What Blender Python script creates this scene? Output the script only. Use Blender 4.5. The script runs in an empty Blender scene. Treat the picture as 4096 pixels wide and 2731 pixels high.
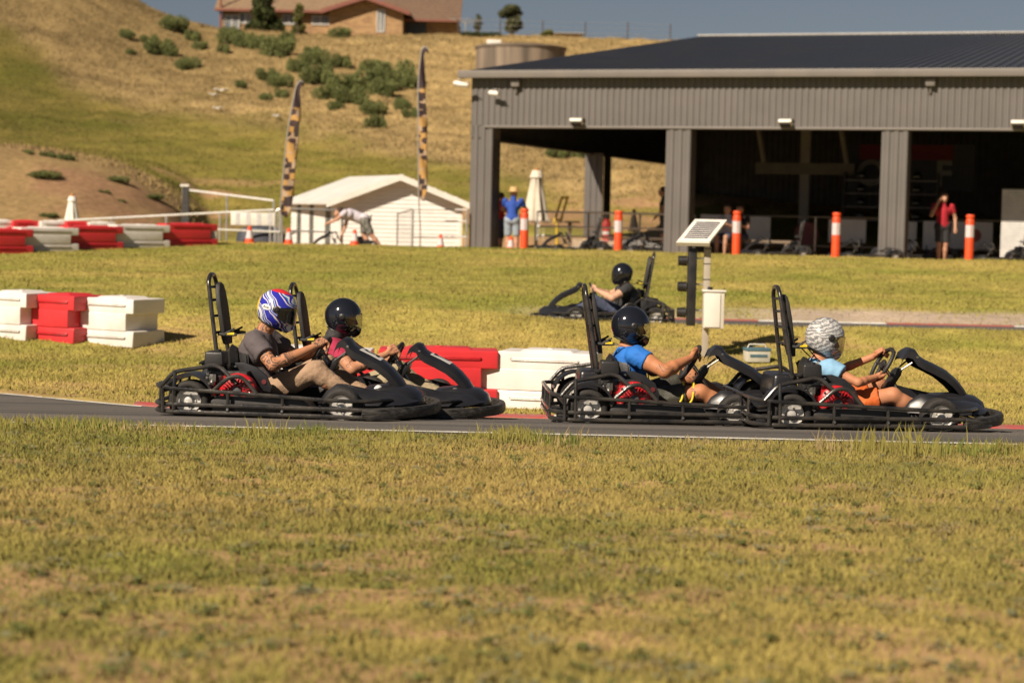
import bpy, bmesh, math, random
import numpy as np
from mathutils import Vector, Matrix, noise as mnoise
R = math.radians
random.seed(7); rng = np.random.default_rng(11)
scene = bpy.context.scene
col = scene.collection

# ------------------------------------------------------------------ camera, sky, sun, exposure
F = 7700.0                      # focal length in pixels of the 4096 px wide photograph
ZC = 1.39                       # camera height above the near track
PITCH, ROLL = math.atan((1365.5-872)/F), 0.022
cam = bpy.data.cameras.new('camera'); camo = bpy.data.objects.new('camera', cam); col.objects.link(camo)
CM = Matrix.Rotation(R(90)-PITCH, 4, 'X') @ Matrix.Rotation(ROLL, 4, 'Z')
CM.translation = Vector((0, 0, ZC)); camo.matrix_world = CM
cam.sensor_width = 36; cam.lens = F/4096*36; cam.clip_start = .1; cam.clip_end = 3000
cam.dof.use_dof = True; cam.dof.focus_distance = 13.2; cam.dof.aperture_fstop = 2.4
scene.camera = camo
w = bpy.data.worlds.new('World'); scene.world = w; w.use_nodes = True
nt = w.node_tree; bg = nt.nodes['Background']; sky = nt.nodes.new('ShaderNodeTexSky')
sky.sky_type = 'NISHITA'; sky.sun_disc = False
SUNV = Vector((-.80, -.95, 1.02)).normalized()
sky.sun_elevation = math.asin(SUNV.z); sky.sun_rotation = math.atan2(SUNV.x, SUNV.y) % (2*math.pi)
sky.air_density = .8; sky.dust_density = 1.0; sky.ozone_density = 1.5; sky.altitude = 600
hs = nt.nodes.new('ShaderNodeHueSaturation'); hs.inputs['Saturation'].default_value = .62; hs.inputs['Value'].default_value = .52; nt.links.new(sky.outputs[0], hs.inputs['Color']); nt.links.new(hs.outputs[0], bg.inputs[0]); bg.inputs[1].default_value = .05
sl = bpy.data.lights.new('sun', 'SUN'); sl.energy = 5; sl.angle = R(.5); sl.color = (1, .86, .69)
so = bpy.data.objects.new('sun', sl); col.objects.link(so); so.rotation_euler = SUNV.to_track_quat('Z', 'Y').to_euler()
scene.view_settings.view_transform = 'Standard'; scene.view_settings.look = 'None'
scene.view_settings.gamma = 1; scene.view_settings.exposure = .55

def P(px, py, D):               # the place at distance D (metres along +y) that the photograph shows at px, py
    d = CM.to_3x3() @ Vector(((px-2048)/F, -(py-1365.5)/F, -1))
    return Vector((0, 0, ZC)) + d*(D/d.y)
def proj(x, y, z):
    M = np.array(CM.inverted())
    v = [M[i, 0]*x+M[i, 1]*y+M[i, 2]*z+M[i, 3] for i in range(3)]
    return 2048-F*v[0]/v[2], 1365.5+F*v[1]/v[2]

# ------------------------------------------------------------------ helpers
def hsh(ix, iy, s):
    n = (ix*374761393+iy*668265263+s*974711) & 0x7fffffff
    n = ((n ^ (n >> 13))*1274126177) & 0x7fffffff
    return ((n ^ (n >> 16)) & 0xffff)/65535.
def vnoise(x, y, s=0):          # value noise, arrays
    x = np.asarray(x, float); y = np.asarray(y, float)
    ix = np.floor(x).astype(np.int64); iy = np.floor(y).astype(np.int64); fx = x-ix; fy = y-iy
    fx = fx*fx*(3-2*fx); fy = fy*fy*(3-2*fy)
    a = hsh(ix, iy, s); b = hsh(ix+1, iy, s); c = hsh(ix, iy+1, s); d = hsh(ix+1, iy+1, s)
    return (a*(1-fx)+b*fx)*(1-fy)+(c*(1-fx)+d*fx)*fy
def fbm(x, y, s=0, o=4):
    t = 0; a = .5
    for k in range(o):
        t = t+a*vnoise(np.asarray(x)*2**k, np.asarray(y)*2**k, s+k*17); a *= .5
    return t
def sstep(a, b, x):
    t = np.clip((np.asarray(x, float)-a)/(b-a), 0, 1); return t*t*(3-2*t)

MAT = {}
def pm(name, c1, c2=None, scale=8, rough=.6, metal=0, bump=0, bscale=None, coat=0, detail=4, spec=.5, rr=0, stretch=None):
    if name in MAT: return MAT[name]
    m = bpy.data.materials.new(name); m.use_nodes = True; n = m.node_tree.nodes; l = m.node_tree.links
    b = n['Principled BSDF']; b.inputs['Roughness'].default_value = rough; b.inputs['Metallic'].default_value = metal
    b.inputs['Coat Weight'].default_value = coat; b.inputs['Specular IOR Level'].default_value = spec
    tc = n.new('ShaderNodeTexCoord'); mp = n.new('ShaderNodeMapping'); l.new(tc.outputs['Object'], mp.inputs[0])
    if stretch: mp.inputs['Scale'].default_value = stretch
    if c2 is None: c2 = tuple(v*.82 for v in c1)
    nz = n.new('ShaderNodeTexNoise'); nz.inputs['Scale'].default_value = scale; nz.inputs['Detail'].default_value = detail
    l.new(mp.outputs[0], nz.inputs['Vector'])
    cr = n.new('ShaderNodeValToRGB'); cr.color_ramp.elements[0].position = .35; cr.color_ramp.elements[1].position = .65
    cr.color_ramp.elements[0].color = (*c1, 1); cr.color_ramp.elements[1].color = (*c2, 1)
    l.new(nz.outputs[0], cr.inputs[0]); l.new(cr.outputs[0], b.inputs['Base Color'])
    if rr:
        mr = n.new('ShaderNodeMapRange'); mr.inputs[3].default_value = rough-rr; mr.inputs[4].default_value = rough+rr
        l.new(nz.outputs[0], mr.inputs[0]); l.new(mr.outputs[0], b.inputs['Roughness'])
    if bump:
        n2 = n.new('ShaderNodeTexNoise'); n2.inputs['Scale'].default_value = bscale or scale*4; n2.inputs['Detail'].default_value = 5
        l.new(mp.outputs[0], n2.inputs['Vector'])
        bp = n.new('ShaderNodeBump'); bp.inputs['Strength'].default_value = bump; bp.inputs['Distance'].default_value = .02
        l.new(n2.outputs[0], bp.inputs['Height']); l.new(bp.outputs[0], b.inputs['Normal'])
    MAT[name] = m; return m

def tag(o, label=None, cat=None, group=None, kind=None):
    for k, v in (('label', label), ('category', cat), ('group', group), ('kind', kind)):
        if v: o[k] = v
    return o
def empty(name, loc=(0, 0, 0), rz=0, label=None, cat=None, group=None, rot=None):
    o = bpy.data.objects.new(name, None); col.objects.link(o); o.location = loc
    o.rotation_euler = rot or (0, 0, rz); o.empty_display_size = .1
    return tag(o, label, cat, group)
def children_of(o): return [c for c in o.children]
def copy_tree(o, parent=None, lab=None):
    c = o.copy(); col.objects.link(c); c.parent = parent
    for ch in list(o.children): copy_tree(ch, c)
    return c

def np_mesh(name, V, Fc, k, mat, smooth=True):
    me = bpy.data.meshes.new(name); me.vertices.add(len(V)); me.vertices.foreach_set('co', V.astype(np.float32).ravel())
    me.loops.add(len(Fc)*k); me.loops.foreach_set('vertex_index', Fc.astype(np.int32).ravel())
    me.polygons.add(len(Fc)); me.polygons.foreach_set('loop_start', np.arange(0, len(Fc)*k, k, dtype=np.int32)); me.polygons.foreach_set('loop_total', np.full(len(Fc), k, dtype=np.int32))
    me.update(calc_edges=True); me.materials.append(mat)
    if smooth: me.polygons.foreach_set('use_smooth', [True]*len(Fc))
    return me

class MB:
    def __init__(s): s.v = []; s.f = []; s.m = []
    def add(s, v, f, mi=0):
        k = len(s.v); s.v += [tuple(p) for p in v]; s.f += [tuple(i+k for i in q) for q in f]; s.m += [mi]*len(f); return s
    def box(s, c, d, M=None, mi=0, taper=(1, 1)):
        vs = []
        for z in (-1, 1):
            tx, ty = taper if z > 0 else (1, 1)
            for x, y in ((-1, -1), (1, -1), (1, 1), (-1, 1)):
                vs.append(Vector((x*d[0]/2*tx, y*d[1]/2*ty, z*d[2]/2)))
        if M: vs = [M @ p for p in vs]
        c = Vector(c); vs = [p+c for p in vs]
        return s.add(vs, [(3, 2, 1, 0), (4, 5, 6, 7), (0, 1, 5, 4), (1, 2, 6, 5), (2, 3, 7, 6), (3, 0, 4, 7)], mi)
    def tube(s, pts, r, n=8, closed=False, mi=0, fil=0, caps=True):
        pts = [Vector(p) for p in pts]
        if fil: pts = fillet(pts, fil, closed)
        N = len(pts); rs = r if isinstance(r, (list, tuple)) else [r]*N
        if len(rs) != N: rs = [r[0]+(r[-1]-r[0])*i/(N-1) for i in range(N)]
        up = None; vs = []
        for i, p in enumerate(pts):
            if closed: t = (pts[(i+1) % N]-pts[i-1])
            else: t = pts[min(i+1, N-1)]-pts[max(i-1, 0)]
            t.normalize()
            if up is None:
                up = Vector((0, 0, 1)) if abs(t.z) < .9 else Vector((0, 1, 0))
            up = (up-t*up.dot(t)).normalized(); sd = t.cross(up)
            for k in range(n):
                a = 2*math.pi*k/n; vs.append(p+(up*math.cos(a)+sd*math.sin(a))*rs[i])
        fs = []
        for i in range(N if closed else N-1):
            j = (i+1) % N
            for k in range(n):
                fs.append((i*n+k, i*n+(k+1) % n, j*n+(k+1) % n, j*n+k))
        if not closed and caps: fs += [tuple(range(n))[::-1], tuple((N-1)*n+k for k in range(n))]
        return s.add(vs, fs, mi)
    def lathe(s, prof, n=24, M=None, mi=0, cap=True):      # prof: (r, h) pairs, about the z axis
        vs = []; fs = []
        for r_, h in prof:
            for k in range(n):
                a = 2*math.pi*k/n; vs.append(Vector((r_*math.cos(a), r_*math.sin(a), h)))
        for i in range(len(prof)-1):
            for k in range(n):
                fs.append((i*n+k, i*n+(k+1) % n, (i+1)*n+(k+1) % n, (i+1)*n+k))
        if cap and prof[0][0] > 1e-6: fs.append(tuple(range(n))[::-1])
        if cap and prof[-1][0] > 1e-6: fs.append(tuple((len(prof)-1)*n+k for k in range(n)))
        if M: vs = [M @ p for p in vs]
        return s.add(vs, fs, mi)
    def prism(s, poly, y0, y1, M=None, mi=0):    # poly in (x, z), extruded along y
        n = len(poly); vs = [Vector((a, y0, b)) for a, b in poly]+[Vector((a, y1, b)) for a, b in poly]
        if M: vs = [M @ p for p in vs]
        fs = [tuple(range(n)), tuple(range(2*n-1, n-1, -1))]+[(i, i+n, (i+1) % n+n, (i+1) % n) for i in range(n)]
        return s.add(vs, fs, mi)
    def mesh(s, name, mats, smooth=True, bevel=0, seg=2, ang=35):
        me = bpy.data.meshes.new(name); me.from_pydata(s.v, [], s.f)
        mats = mats if isinstance(mats, (list, tuple)) else [mats]
        for m in mats: me.materials.append(m)
        if len(mats) > 1: me.polygons.foreach_set('material_index', s.m)
        bm = bmesh.new(); bm.from_mesh(me); bmesh.ops.recalc_face_normals(bm, faces=bm.faces)
        if bevel:
            es = [e for e in bm.edges if len(e.link_faces) == 2 and e.calc_face_angle(0) > R(30)]
            bmesh.ops.bevel(bm, geom=es, offset=bevel, segments=seg, affect='EDGES', profile=.6)
        bm.to_mesh(me); bm.free()
        if smooth:
            me.polygons.foreach_set('use_smooth', [True]*len(me.polygons)); me.set_sharp_from_angle(angle=R(ang))
        return me
    def build(s, name, mats, parent=None, **k):
        return link(name, s.mesh(name, mats, **k), parent)
def link(name, me, parent=None, loc=None, rot=None):
    o = bpy.data.objects.new(name, me); col.objects.link(o)
    if parent: o.parent = parent
    if loc is not None: o.location = loc
    if rot is not None: o.rotation_euler = rot
    return o
def fillet(pts, r, closed=False, seg=5):
    out = []; N = len(pts)
    for i, p in enumerate(pts):
        if not closed and i in (0, N-1): out.append(p); continue
        a = pts[i-1]-p; b = pts[(i+1) % N]-p; q = min(r, a.length*.45, b.length*.45)
        A = p+a.normalized()*q; B = p+b.normalized()*q
        for k in range(seg+1):
            t = k/seg; out.append(A*(1-t)**2+p*2*t*(1-t)+B*t*t)
    return out
def text_mesh(s, size, mat, depth=.001, bold=False):
    c = bpy.data.curves.new('text', 'FONT'); c.body = s; c.size = size; c.extrude = depth; c.align_x = 'CENTER'; c.align_y = 'CENTER'
    if bold: c.offset = size*.02
    o = bpy.data.objects.new('text', c); col.objects.link(o); dg = bpy.context.evaluated_depsgraph_get()
    me = bpy.data.meshes.new_from_object(o.evaluated_get(dg)); bpy.data.objects.remove(o); bpy.data.curves.remove(c)
    me.materials.clear(); me.materials.append(mat); return me

# organic bodies: tapered capsules blended into ONE surface (distance field, then surface nets)
def blob_mesh(name, caps, mat, vox=.006, smooth=0, wrinkle=0, wscale=18, k=None):
    A = np.array([list(c[0]) for c in caps], float); B = np.array([list(c[1]) for c in caps], float)
    ra = np.array([c[2] for c in caps]); rb = np.array([c[3] for c in caps]); rm = np.maximum(ra, rb)[:, None]
    lo = np.minimum(A-rm, B-rm).min(0)-3*vox; hi = np.maximum(A+rm, B+rm).max(0)+3*vox
    n = np.ceil((hi-lo)/vox).astype(int)+1; G = np.full(n, 1.0, np.float32)
    for q, c in enumerate(caps):
        a, b = A[q], B[q]; kk = k or min(.02, .45*min(ra[q], rb[q])); pad = kk+3*vox; r_ = rm[q, 0]
        i0 = np.maximum(0, np.floor((np.minimum(a, b)-r_-pad-lo)/vox).astype(int)); i1 = np.minimum(n, np.ceil((np.maximum(a, b)+r_+pad-lo)/vox).astype(int)+1)
        gx, gy, gz_ = np.meshgrid(*[lo[d]+vox*np.arange(i0[d], i1[d]) for d in range(3)], indexing='ij')
        ab = b-a; L2 = max(float(ab @ ab), 1e-9); L = math.sqrt(L2)
        tt = ((gx-a[0])*ab[0]+(gy-a[1])*ab[1]+(gz_-a[2])*ab[2])/L2; t = np.clip(tt, 0, 1)
        d = np.sqrt((gx-a[0]-t*ab[0])**2+(gy-a[1]-t*ab[1])**2+(gz_-a[2]-t*ab[2])**2)-(ra[q]+(rb[q]-ra[q])*t)
        if len(c) > 4:
            if 'a' in c[4]: d = np.maximum(d, -tt*L)
            if 'b' in c[4]: d = np.maximum(d, (tt-1)*L)
        sl_ = tuple(slice(i0[d_], i1[d_]) for d_ in range(3)); g = G[sl_]
        h = np.clip(.5+.5*(g-d)/kk, 0, 1); G[sl_] = g*(1-h)+d*h-kk*h*(1-h)
    S = G < 0; c0 = None
    cells = np.zeros(np.array(n)-1, np.int8)
    for dx in (0, 1):
        for dy in (0, 1):
            for dz in (0, 1): cells += S[dx:n[0]-1+dx, dy:n[1]-1+dy, dz:n[2]-1+dz]
    act = np.argwhere((cells > 0) & (cells < 8)); vid = np.full(cells.shape, -1, np.int64); vid[tuple(act.T)] = np.arange(len(act))
    acc = np.zeros((len(act), 3)); cnt = np.zeros(len(act))
    cor = [(x, y, z) for x in (0, 1) for y in (0, 1) for z in (0, 1)]
    for p in cor:
        for ax in range(3):
            if p[ax]: continue
            q = list(p); q[ax] = 1
            g0 = G[tuple((act+p).T)]; g1 = G[tuple((act+q).T)]; m = (g0 < 0) != (g1 < 0); t = g0[m]/(g0[m]-g1[m])
            pt = np.tile(np.array(p, float), (m.sum(), 1)); pt[:, ax] = t; acc[m] += pt; cnt[m] += 1
    V = lo+vox*(act+acc/cnt[:, None]); Q = []
    for ax in range(3):
        sl0 = [slice(None)]*3; sl1 = [slice(None)]*3; sl0[ax] = slice(0, -1); sl1[ax] = slice(1, None)
        s0 = S[tuple(sl0)]; s1 = S[tuple(sl1)]; u_, v_ = (ax+1) % 3, (ax+2) % 3
        for fl_, mk in ((0, s0 & ~s1), (1, ~s0 & s1)):
            e = np.argwhere(mk); e = e[(e[:, u_] > 0) & (e[:, v_] > 0)]; o = []
            for du, dv in ((0, 0), (1, 0), (1, 1), (0, 1)):
                c_ = e.copy(); c_[:, u_] -= du; c_[:, v_] -= dv; o.append(vid[tuple(c_.T)])
            o = np.stack(o, 1); Q.append(o[:, ::-1] if fl_ else o)
    Q = np.concatenate(Q)
    if wrinkle:
        ns = fbm(V[:, 0]*wscale+3, (V[:, 2]+.6*V[:, 1])*wscale, 5, 3)-.5; ctr = V-V.mean(0)
        fn = np.cross(V[Q[:, 1]]-V[Q[:, 0]], V[Q[:, 2]]-V[Q[:, 0]]); nv = np.zeros_like(V)
        for k_ in range(4): np.add.at(nv, Q[:, k_], fn)
        nv /= np.linalg.norm(nv, axis=1)[:, None]+1e-9; V = V+nv*(ns*2.4*wrinkle)[:, None]
    out = np_mesh(name, V, Q, 4, mat); return out
def lerp(a, b, t): return Vector(a)*(1-t)+Vector(b)*t

# ------------------------------------------------------------------ terrain
KN = [(-30, -.95), (0, -1.10), (5, -1.20), (12, -1.355), (13.05, -1.387), (15.3, -1.59), (17, -1.63), (20, -1.65), (21.5, -1.63), (23.9, -1.34), (24.35, -1.28), (24.8, -1.41),
      (27.8, -1.41), (29, -1.32), (33, -1.15), (43.5, -.68), (44.3, -.78), (54, -.8), (60, -.2), (70, 1.6), (80, 3.3), (90, 5.4), (95, 6.6),
      (100, 8.0), (106, 9.6), (111, 10.35), (125, 10.2), (170, 8), (600, -6), (3000, -60)]
KX = np.array([k[0] for k in KN], float); KZ = np.array([k[1] for k in KN], float)
def ground(x, y, fine=True):
    x = np.asarray(x, float); y = np.asarray(y, float)
    sh = .2*np.clip(x, 0, 14)*sstep(34, 40, y)*(1-sstep(46, 54, y))     # the bank's top edge runs along the pit building
    yy = y+sh
    z = np.interp(yy, KX, KZ)
    # soft blends away from the track edges
    z2 = (np.interp(yy-1.5, KX, KZ)+np.interp(yy+1.5, KX, KZ)+z)/3
    k = sstep(56, 62, y)
    z = z*(1-k)+z2*k
    z = z-.5*sstep(-1.2, -2.6, x)*sstep(46, 47.5, y)*(1-sstep(56, 62, y))
    z = z+.14*sstep(1.2, -1.2, x)*np.exp(-((y-24.1)/.6)**2)
    # hill rises to the left
    hl = np.interp(x, [-60, -29, -22, -20, -17, -13], [9, 4.3, 1.7, .85, .2, 0])
    z = z+hl*sstep(84, 110, y)
    # earth bank on the left
    top = np.interp(x, [-40, -14.9, -12.1, -10.9, -9.8, -9.3, -8.8], [2.4, 1.85, 1.42, .87, .1, -.6, -1.3])
    ramp = sstep(48.5, 57, y); zb = -1.25+(top+1.25)*ramp
    zb = np.where(y > 57, top, zb)
    z = np.where((y > 47) & (y < 90), np.maximum(z, zb), z)
    if fine:
        road = ((y > 11.9) & (y < 15.4)) | ((y > 24.6) & (y < 27.9))
        a = np.where(y < 12, .03, np.where(y < 44, .035, np.where(y < 60, .05, .22)))
        a = np.where(road, .002, a)
        a = np.where((y > 44.5) & (y < 56) & (x > -2), .003, a)
        z = z+a*(fbm(x*.9, y*.9, 3)-.5)*2+np.where(y > 56, .5, 0)*(fbm(x*.12, y*.12, 5)-.5)
    return z+ZC
def gz(x, y): return float(ground(x, y))
def road_far(x):      # far edge of the near track: bends away on the left
    return 15.25+np.interp(x, [-12, -6, -4.2, -3.2, -2.3], [5.5, 2.6, 1.35, .55, 0])
# dryness / dirt fields, from world position
def fields(x, y, z):
    px, py = proj(x, y, z)
    b = np.interp(px, [-3000, 0, 300, 520, 860, 1150, 1500, 1850, 2300, 4000], [-400, 110, 330, 430, 470, 505, 580, 700, 800, 820])
    dry = sstep(-75, 75, b-py+170*(fbm(x*.22, y*.22, 9)-.5)+60*(vnoise(x*1.1, y*.7, 19)-.5))*sstep(56, 60, y)
    dirt = sstep(.53, .68, fbm(x*3.1, y*4.2, 21, 5)+.11*(1-sstep(5.5, 9.5, y)))*(y < 11.8)*.72
    dirt = np.maximum(dirt, sstep(.60, .68, fbm(x*.5, y*.9, 33, 4))*.55*((y > 15) & (y < 24)))
    # earth bank
    bank = sstep(-8.4, -9.8, x)*sstep(48.2, 49.5, y)*(1-sstep(57, 58.5, y))
    bank = bank*(.40+.60*sstep(.34, .56, fbm(x*.35, y*.5, 41, 5)))*.95
    d2 = sstep(27.9, 28.1, y)*(1-sstep(29.2, 30.2, y))*sstep(2.6, 4.2, x+1.6*(fbm(x*.7, y, 51)-.5))
    d2 = np.maximum(d2, .6*sstep(27.8, 28.0, y)*(1-sstep(28.6, 29.2, y))*sstep(-.5, .8, x))
    d3 = sstep(17.2, 16.2, y)*sstep(15.3, 15.5, y)*.35*sstep(-5, -3, x)
    d4 = sstep(.50, .62, fbm(x*.2, y*.6, 61))*sstep(57, 60, y)*(1-sstep(64, 70, y))*.8
    pit = sstep(44.4, 45.2, y+.2*np.clip(x, 0, 14))*(1-sstep(56, 57, y))*sstep(-10, -9, x)
    dry = np.maximum(dry, sstep(-8.2, -9.6, x)*sstep(47.8, 49.5, y)*(1-sstep(58, 60, y))*.85)
    dirt = np.clip(np.maximum.reduce([dirt, bank, d2, d3, d4, pit*.8]), 0, 1)
    return dry, dirt

def grass_colour(x, y, dry):
    """lawn albedo over the place; hill painted darker leftwards, partly as lens fall-off"""
    n1 = fbm(x*.55, y*.9, 71, 4)[:, None]; n2 = fbm(x*.13, y*.22, 81, 3)[:, None]; n3 = vnoise(x*3.1, y*3.7, 91)[:, None]
    g = np.array([.245, .250, .045]); ye = np.array([.500, .375, .115]); st = np.array([.31, .215, .095])
    t = np.clip(n1*1.25-.12+.5*(n2-.5)*1.6, 0, 1)
    near = (y < 12)[:, None]
    c = g*(1-t)+ye*t
    c = c*(.82+.36*n3)
    c = np.where(near, c*.86+.008, c*1.12)
    dr = np.array([.40, .285, .125])*(.62+.72*n1)*(.8+.4*n2)*(.80+.45*sstep(-24, -6, x))[:, None]*(1-.25*n3)
    m_ = (sstep(-8.2, -9.6, x)*sstep(47.8, 49.5, y)*(1-sstep(58, 60, y)))[:, None]; c = c*(1-.45*m_)
    lawn = (np.array([.125, .122, .020])*(1-t)+np.array([.27, .205, .055])*t)*(.80+.55*sstep(-24, -4, x))[:, None]  # left side darker: vignetting partly painted into the lawn colour
    far = sstep(56, 60, y)[:, None]
    c = c*(1-far)+lawn*far
    d = dry[:, None]
    return np.clip(c*(1-d)+dr*d, 0, 1)

def set_col(me, arr):
    a = me.color_attributes.new('Col', 'FLOAT_COLOR', 'POINT'); b = np.ones((len(arr), 4)); b[:, :3] = arr
    a.data.foreach_set('color', b.ravel().astype(np.float32))
def attr_mat(name, rough=.9, noise=0, nscale=30, bump=0, trans=0, st=(1, 1, 1), dist=.03, up=0):
    m = bpy.data.materials.new(name); m.use_nodes = True; n = m.node_tree.nodes; l = m.node_tree.links
    b = n['Principled BSDF']; b.inputs['Roughness'].default_value = rough; b.inputs['Specular IOR Level'].default_value = .15
    a = n.new('ShaderNodeAttribute'); a.attribute_name = 'Col'; out = a.outputs['Color']
    if noise:
        tc = n.new('ShaderNodeTexCoord'); mp = n.new('ShaderNodeMapping'); mp.inputs['Scale'].default_value = st
        l.new(tc.outputs['Object'], mp.inputs[0])
        nz = n.new('ShaderNodeTexNoise'); nz.inputs['Scale'].default_value = nscale; nz.inputs['Detail'].default_value = 6; nz.inputs['Roughness'].default_value = .65
        l.new(mp.outputs[0], nz.inputs[0])
        mr = n.new('ShaderNodeMapRange'); mr.inputs[1].default_value = .25; mr.inputs[2].default_value = .75
        mr.inputs[3].default_value = 1-noise; mr.inputs[4].default_value = 1+noise; l.new(nz.outputs[0], mr.inputs[0])
        mx = n.new('ShaderNodeVectorMath'); mx.operation = 'SCALE'; l.new(out, mx.inputs[0]); l.new(mr.outputs[0], mx.inputs['Scale']); out = mx.outputs[0]
        if bump:
            bp = n.new('ShaderNodeBump'); bp.inputs['Strength'].default_value = bump; bp.inputs['Distance'].default_value = dist
            l.new(nz.outputs[0], bp.inputs['Height']); l.new(bp.outputs[0], b.inputs['Normal'])
    l.new(out, b.inputs['Base Color'])
    if up:      # blades stand in for a soft tuft: their shading normal leans towards the sky
        ge = n.new('ShaderNodeNewGeometry'); s1 = n.new('ShaderNodeVectorMath'); s1.operation = 'SCALE'; s1.inputs['Scale'].default_value = 1-up; l.new(ge.outputs['Normal'], s1.inputs[0])
        s2 = n.new('ShaderNodeVectorMath'); s2.operation = 'ADD'; s2.inputs[1].default_value = (0, 0, up); l.new(s1.outputs[0], s2.inputs[0]); s3 = n.new('ShaderNodeVectorMath'); s3.operation = 'NORMALIZE'; l.new(s2.outputs[0], s3.inputs[0]); l.new(s3.outputs[0], b.inputs['Normal'])
    if trans:
        tr = n.new('ShaderNodeBsdfTranslucent'); l.new(out, tr.inputs[0]); ms = n.new('ShaderNodeMixShader'); ms.inputs[0].default_value = trans
        o = n['Material Output']; l.new(b.outputs[0], ms.inputs[1]); l.new(tr.outputs[0], ms.inputs[2]); l.new(ms.outputs[0], o.inputs[0])
    return m

ys = [-30, -20, -12, -6, -2, 0, 2, 3.5]
y_ = 4.2
while y_ < 130:
    ys.append(y_); y_ += .06 if y_ < 12 else (.085 if y_ < 34 else (.16 if y_ < 60 else .38))
ys += [132, 136, 142, 150, 160, 175, 200, 260, 400, 700, 1200, 2500]
ys = np.array(sorted(set(ys+[11.9, 15.3, 24.35, 24.8, 27.8])))
u = np.linspace(-1, 1, 200)
ext = np.array([1.15, 1.5, 2.2, 4, 8, 20])
u = np.concatenate([-ext[::-1], u, ext])
YY, UU = np.meshgrid(ys, u, indexing='ij')
XX = UU*(.31*np.clip(YY, 0, 140)+2.5)
XX = np.where(np.abs(UU) > 1.01, np.sign(UU)*(.31*np.clip(YY, 0, 140)+2.5+(np.abs(UU)-1)*(20+.3*np.clip(YY, 0, 2500))), XX)
ZZ = ground(XX, YY)
# keep the grass sheet just under the asphalt
tr1 = (YY > 12.0) & (YY < road_far(XX)-.1); tr2 = (YY > 24.85) & (YY < 27.75)
ZZ = np.where(tr1 | tr2, ZZ-.03, ZZ)
nr, nc = XX.shape
V = np.stack([XX.ravel(), YY.ravel(), ZZ.ravel()], 1)
idx = np.arange(nr*nc).reshape(nr, nc)
Fq = np.stack([idx[:-1, :-1].ravel(), idx[:-1, 1:].ravel(), idx[1:, 1:].ravel(), idx[1:, :-1].ravel()], 1)
dry, dirt = fields(V[:, 0], V[:, 1], V[:, 2])
C = grass_colour(V[:, 0], V[:, 1], dry)
DIRT = np.array([.37, .215, .120]); PITC = np.array([.30, .25, .19])
nn = fbm(V[:, 0]*1.1, V[:, 1]*1.1, 99)[:, None]
isd2 = ((V[:, 1] > 27.5) & (V[:, 1] < 31))[:, None]
dc = np.where(isd2, np.array([.42, .33, .25]), DIRT)*(.75+.5*nn)
dc = np.where(((V[:, 0] < -7) & (V[:, 1] > 47) & (V[:, 1] < 60))[:, None], dc*.60, dc)
C = C*.8*(1-dirt[:, None])+dc*dirt[:, None]
gm = np_mesh('ground', V, Fq, 4, attr_mat('ground_soil', .95, .38, 5.5, .6, st=(1, 1.6, 1), dist=.04)); set_col(gm, C)
tag(link('ground', gm), kind='structure')

# grass blades: near lawns, bank and hill
def blades(name, n, y0, y1, h, wd, label, mat, xr=.29, pad=.8, keep=None, lean=.8, seed=1, cmul=1.0, dryh=1.0, x0=None, x1=None):
    r = np.random.default_rng(seed)
    t = r.random(n*2); yy = y0+(y1-y0)*t
    acc = r.random(n*2) < (xr*yy+pad)/(xr*y1+pad); yy = yy[acc][:n]; n = len(yy)
    if x0 is None: xx = (r.random(n)*2-1)*(xr*yy+pad)
    else: xx = x0+(x1-x0)*r.random(n)
    zz = ground(xx, yy); dry, dirt = fields(xx, yy, zz)
    m = r.random(n) > dirt*.93
    if keep is not None: m &= keep(xx, yy)
    xx, yy, zz, dry = xx[m], yy[m], zz[m], dry[m]; n = len(xx)
    cl = fbm(xx*2.2, yy*2.2, 131)
    hh = h*(.35+1.0*r.random(n))*(.45+1.1*cl)*(1+(dryh-1)*dry); ang = r.random(n)*6.283; la = r.random(n)*6.283
    ln = hh*lean*(.3+r.random(n)); ww = wd*(.6+.8*r.random(n))
    dx, dy = np.cos(ang)*ww/2, np.sin(ang)*ww/2
    V = np.empty((n, 3, 3)); V[:, 0] = np.stack([xx-dx, yy-dy, zz-.004], 1); V[:, 1] = np.stack([xx+dx, yy+dy, zz-.004], 1)
    V[:, 2] = np.stack([xx+np.cos(la)*ln, yy+np.sin(la)*ln, zz+hh], 1)
    c = grass_colour(xx, yy, dry)*(.82+.38*r.random(n))[:, None]*cmul
    straw = r.random(n) < .22; c[straw] = c[straw]*.5+np.array([.30, .22, .10])*.5
    me = np_mesh(name, V.reshape(-1, 3), np.arange(n*3).reshape(n, 3), 3, mat, False); set_col(me, np.repeat(c, 3, 0))
    return tag(link(name, me), label, kind='stuff')
gmat = attr_mat('grass_blade', .75, trans=.25, up=.65)
notrack = lambda x, y: ~(((y > 11.95) & (y < road_far(x)+.12)) | ((y > 24.7) & (y < 27.9)))
blades('foreground_grass', 330000, 4.6, 12.2, .026, .0085, 'short patchy dry grass in front of the track', gmat, keep=lambda x, y: y < 11.93+.10*(fbm(x*2, y*0, 7)-.5), seed=2)
blades('verge_grass', 260000, 15.2, 24.75, .030, .012, 'mown grass between the two tracks', gmat, keep=notrack, seed=3)
blades('bank_grass', 260000, 27.95, 44.5, .034, .017, 'mown grass bank below the pit building', gmat, keep=lambda x, y: y+.2*np.clip(x, 0, 14) < 44.2, seed=4)
blades('hill_grass', 330000, 56, 116, .055, .042, 'dry grass covering the hill', gmat, keep=lambda x, y: ~((x > -1) & (y < 62)), seed=5, dryh=2.2, pad=2)

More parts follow.
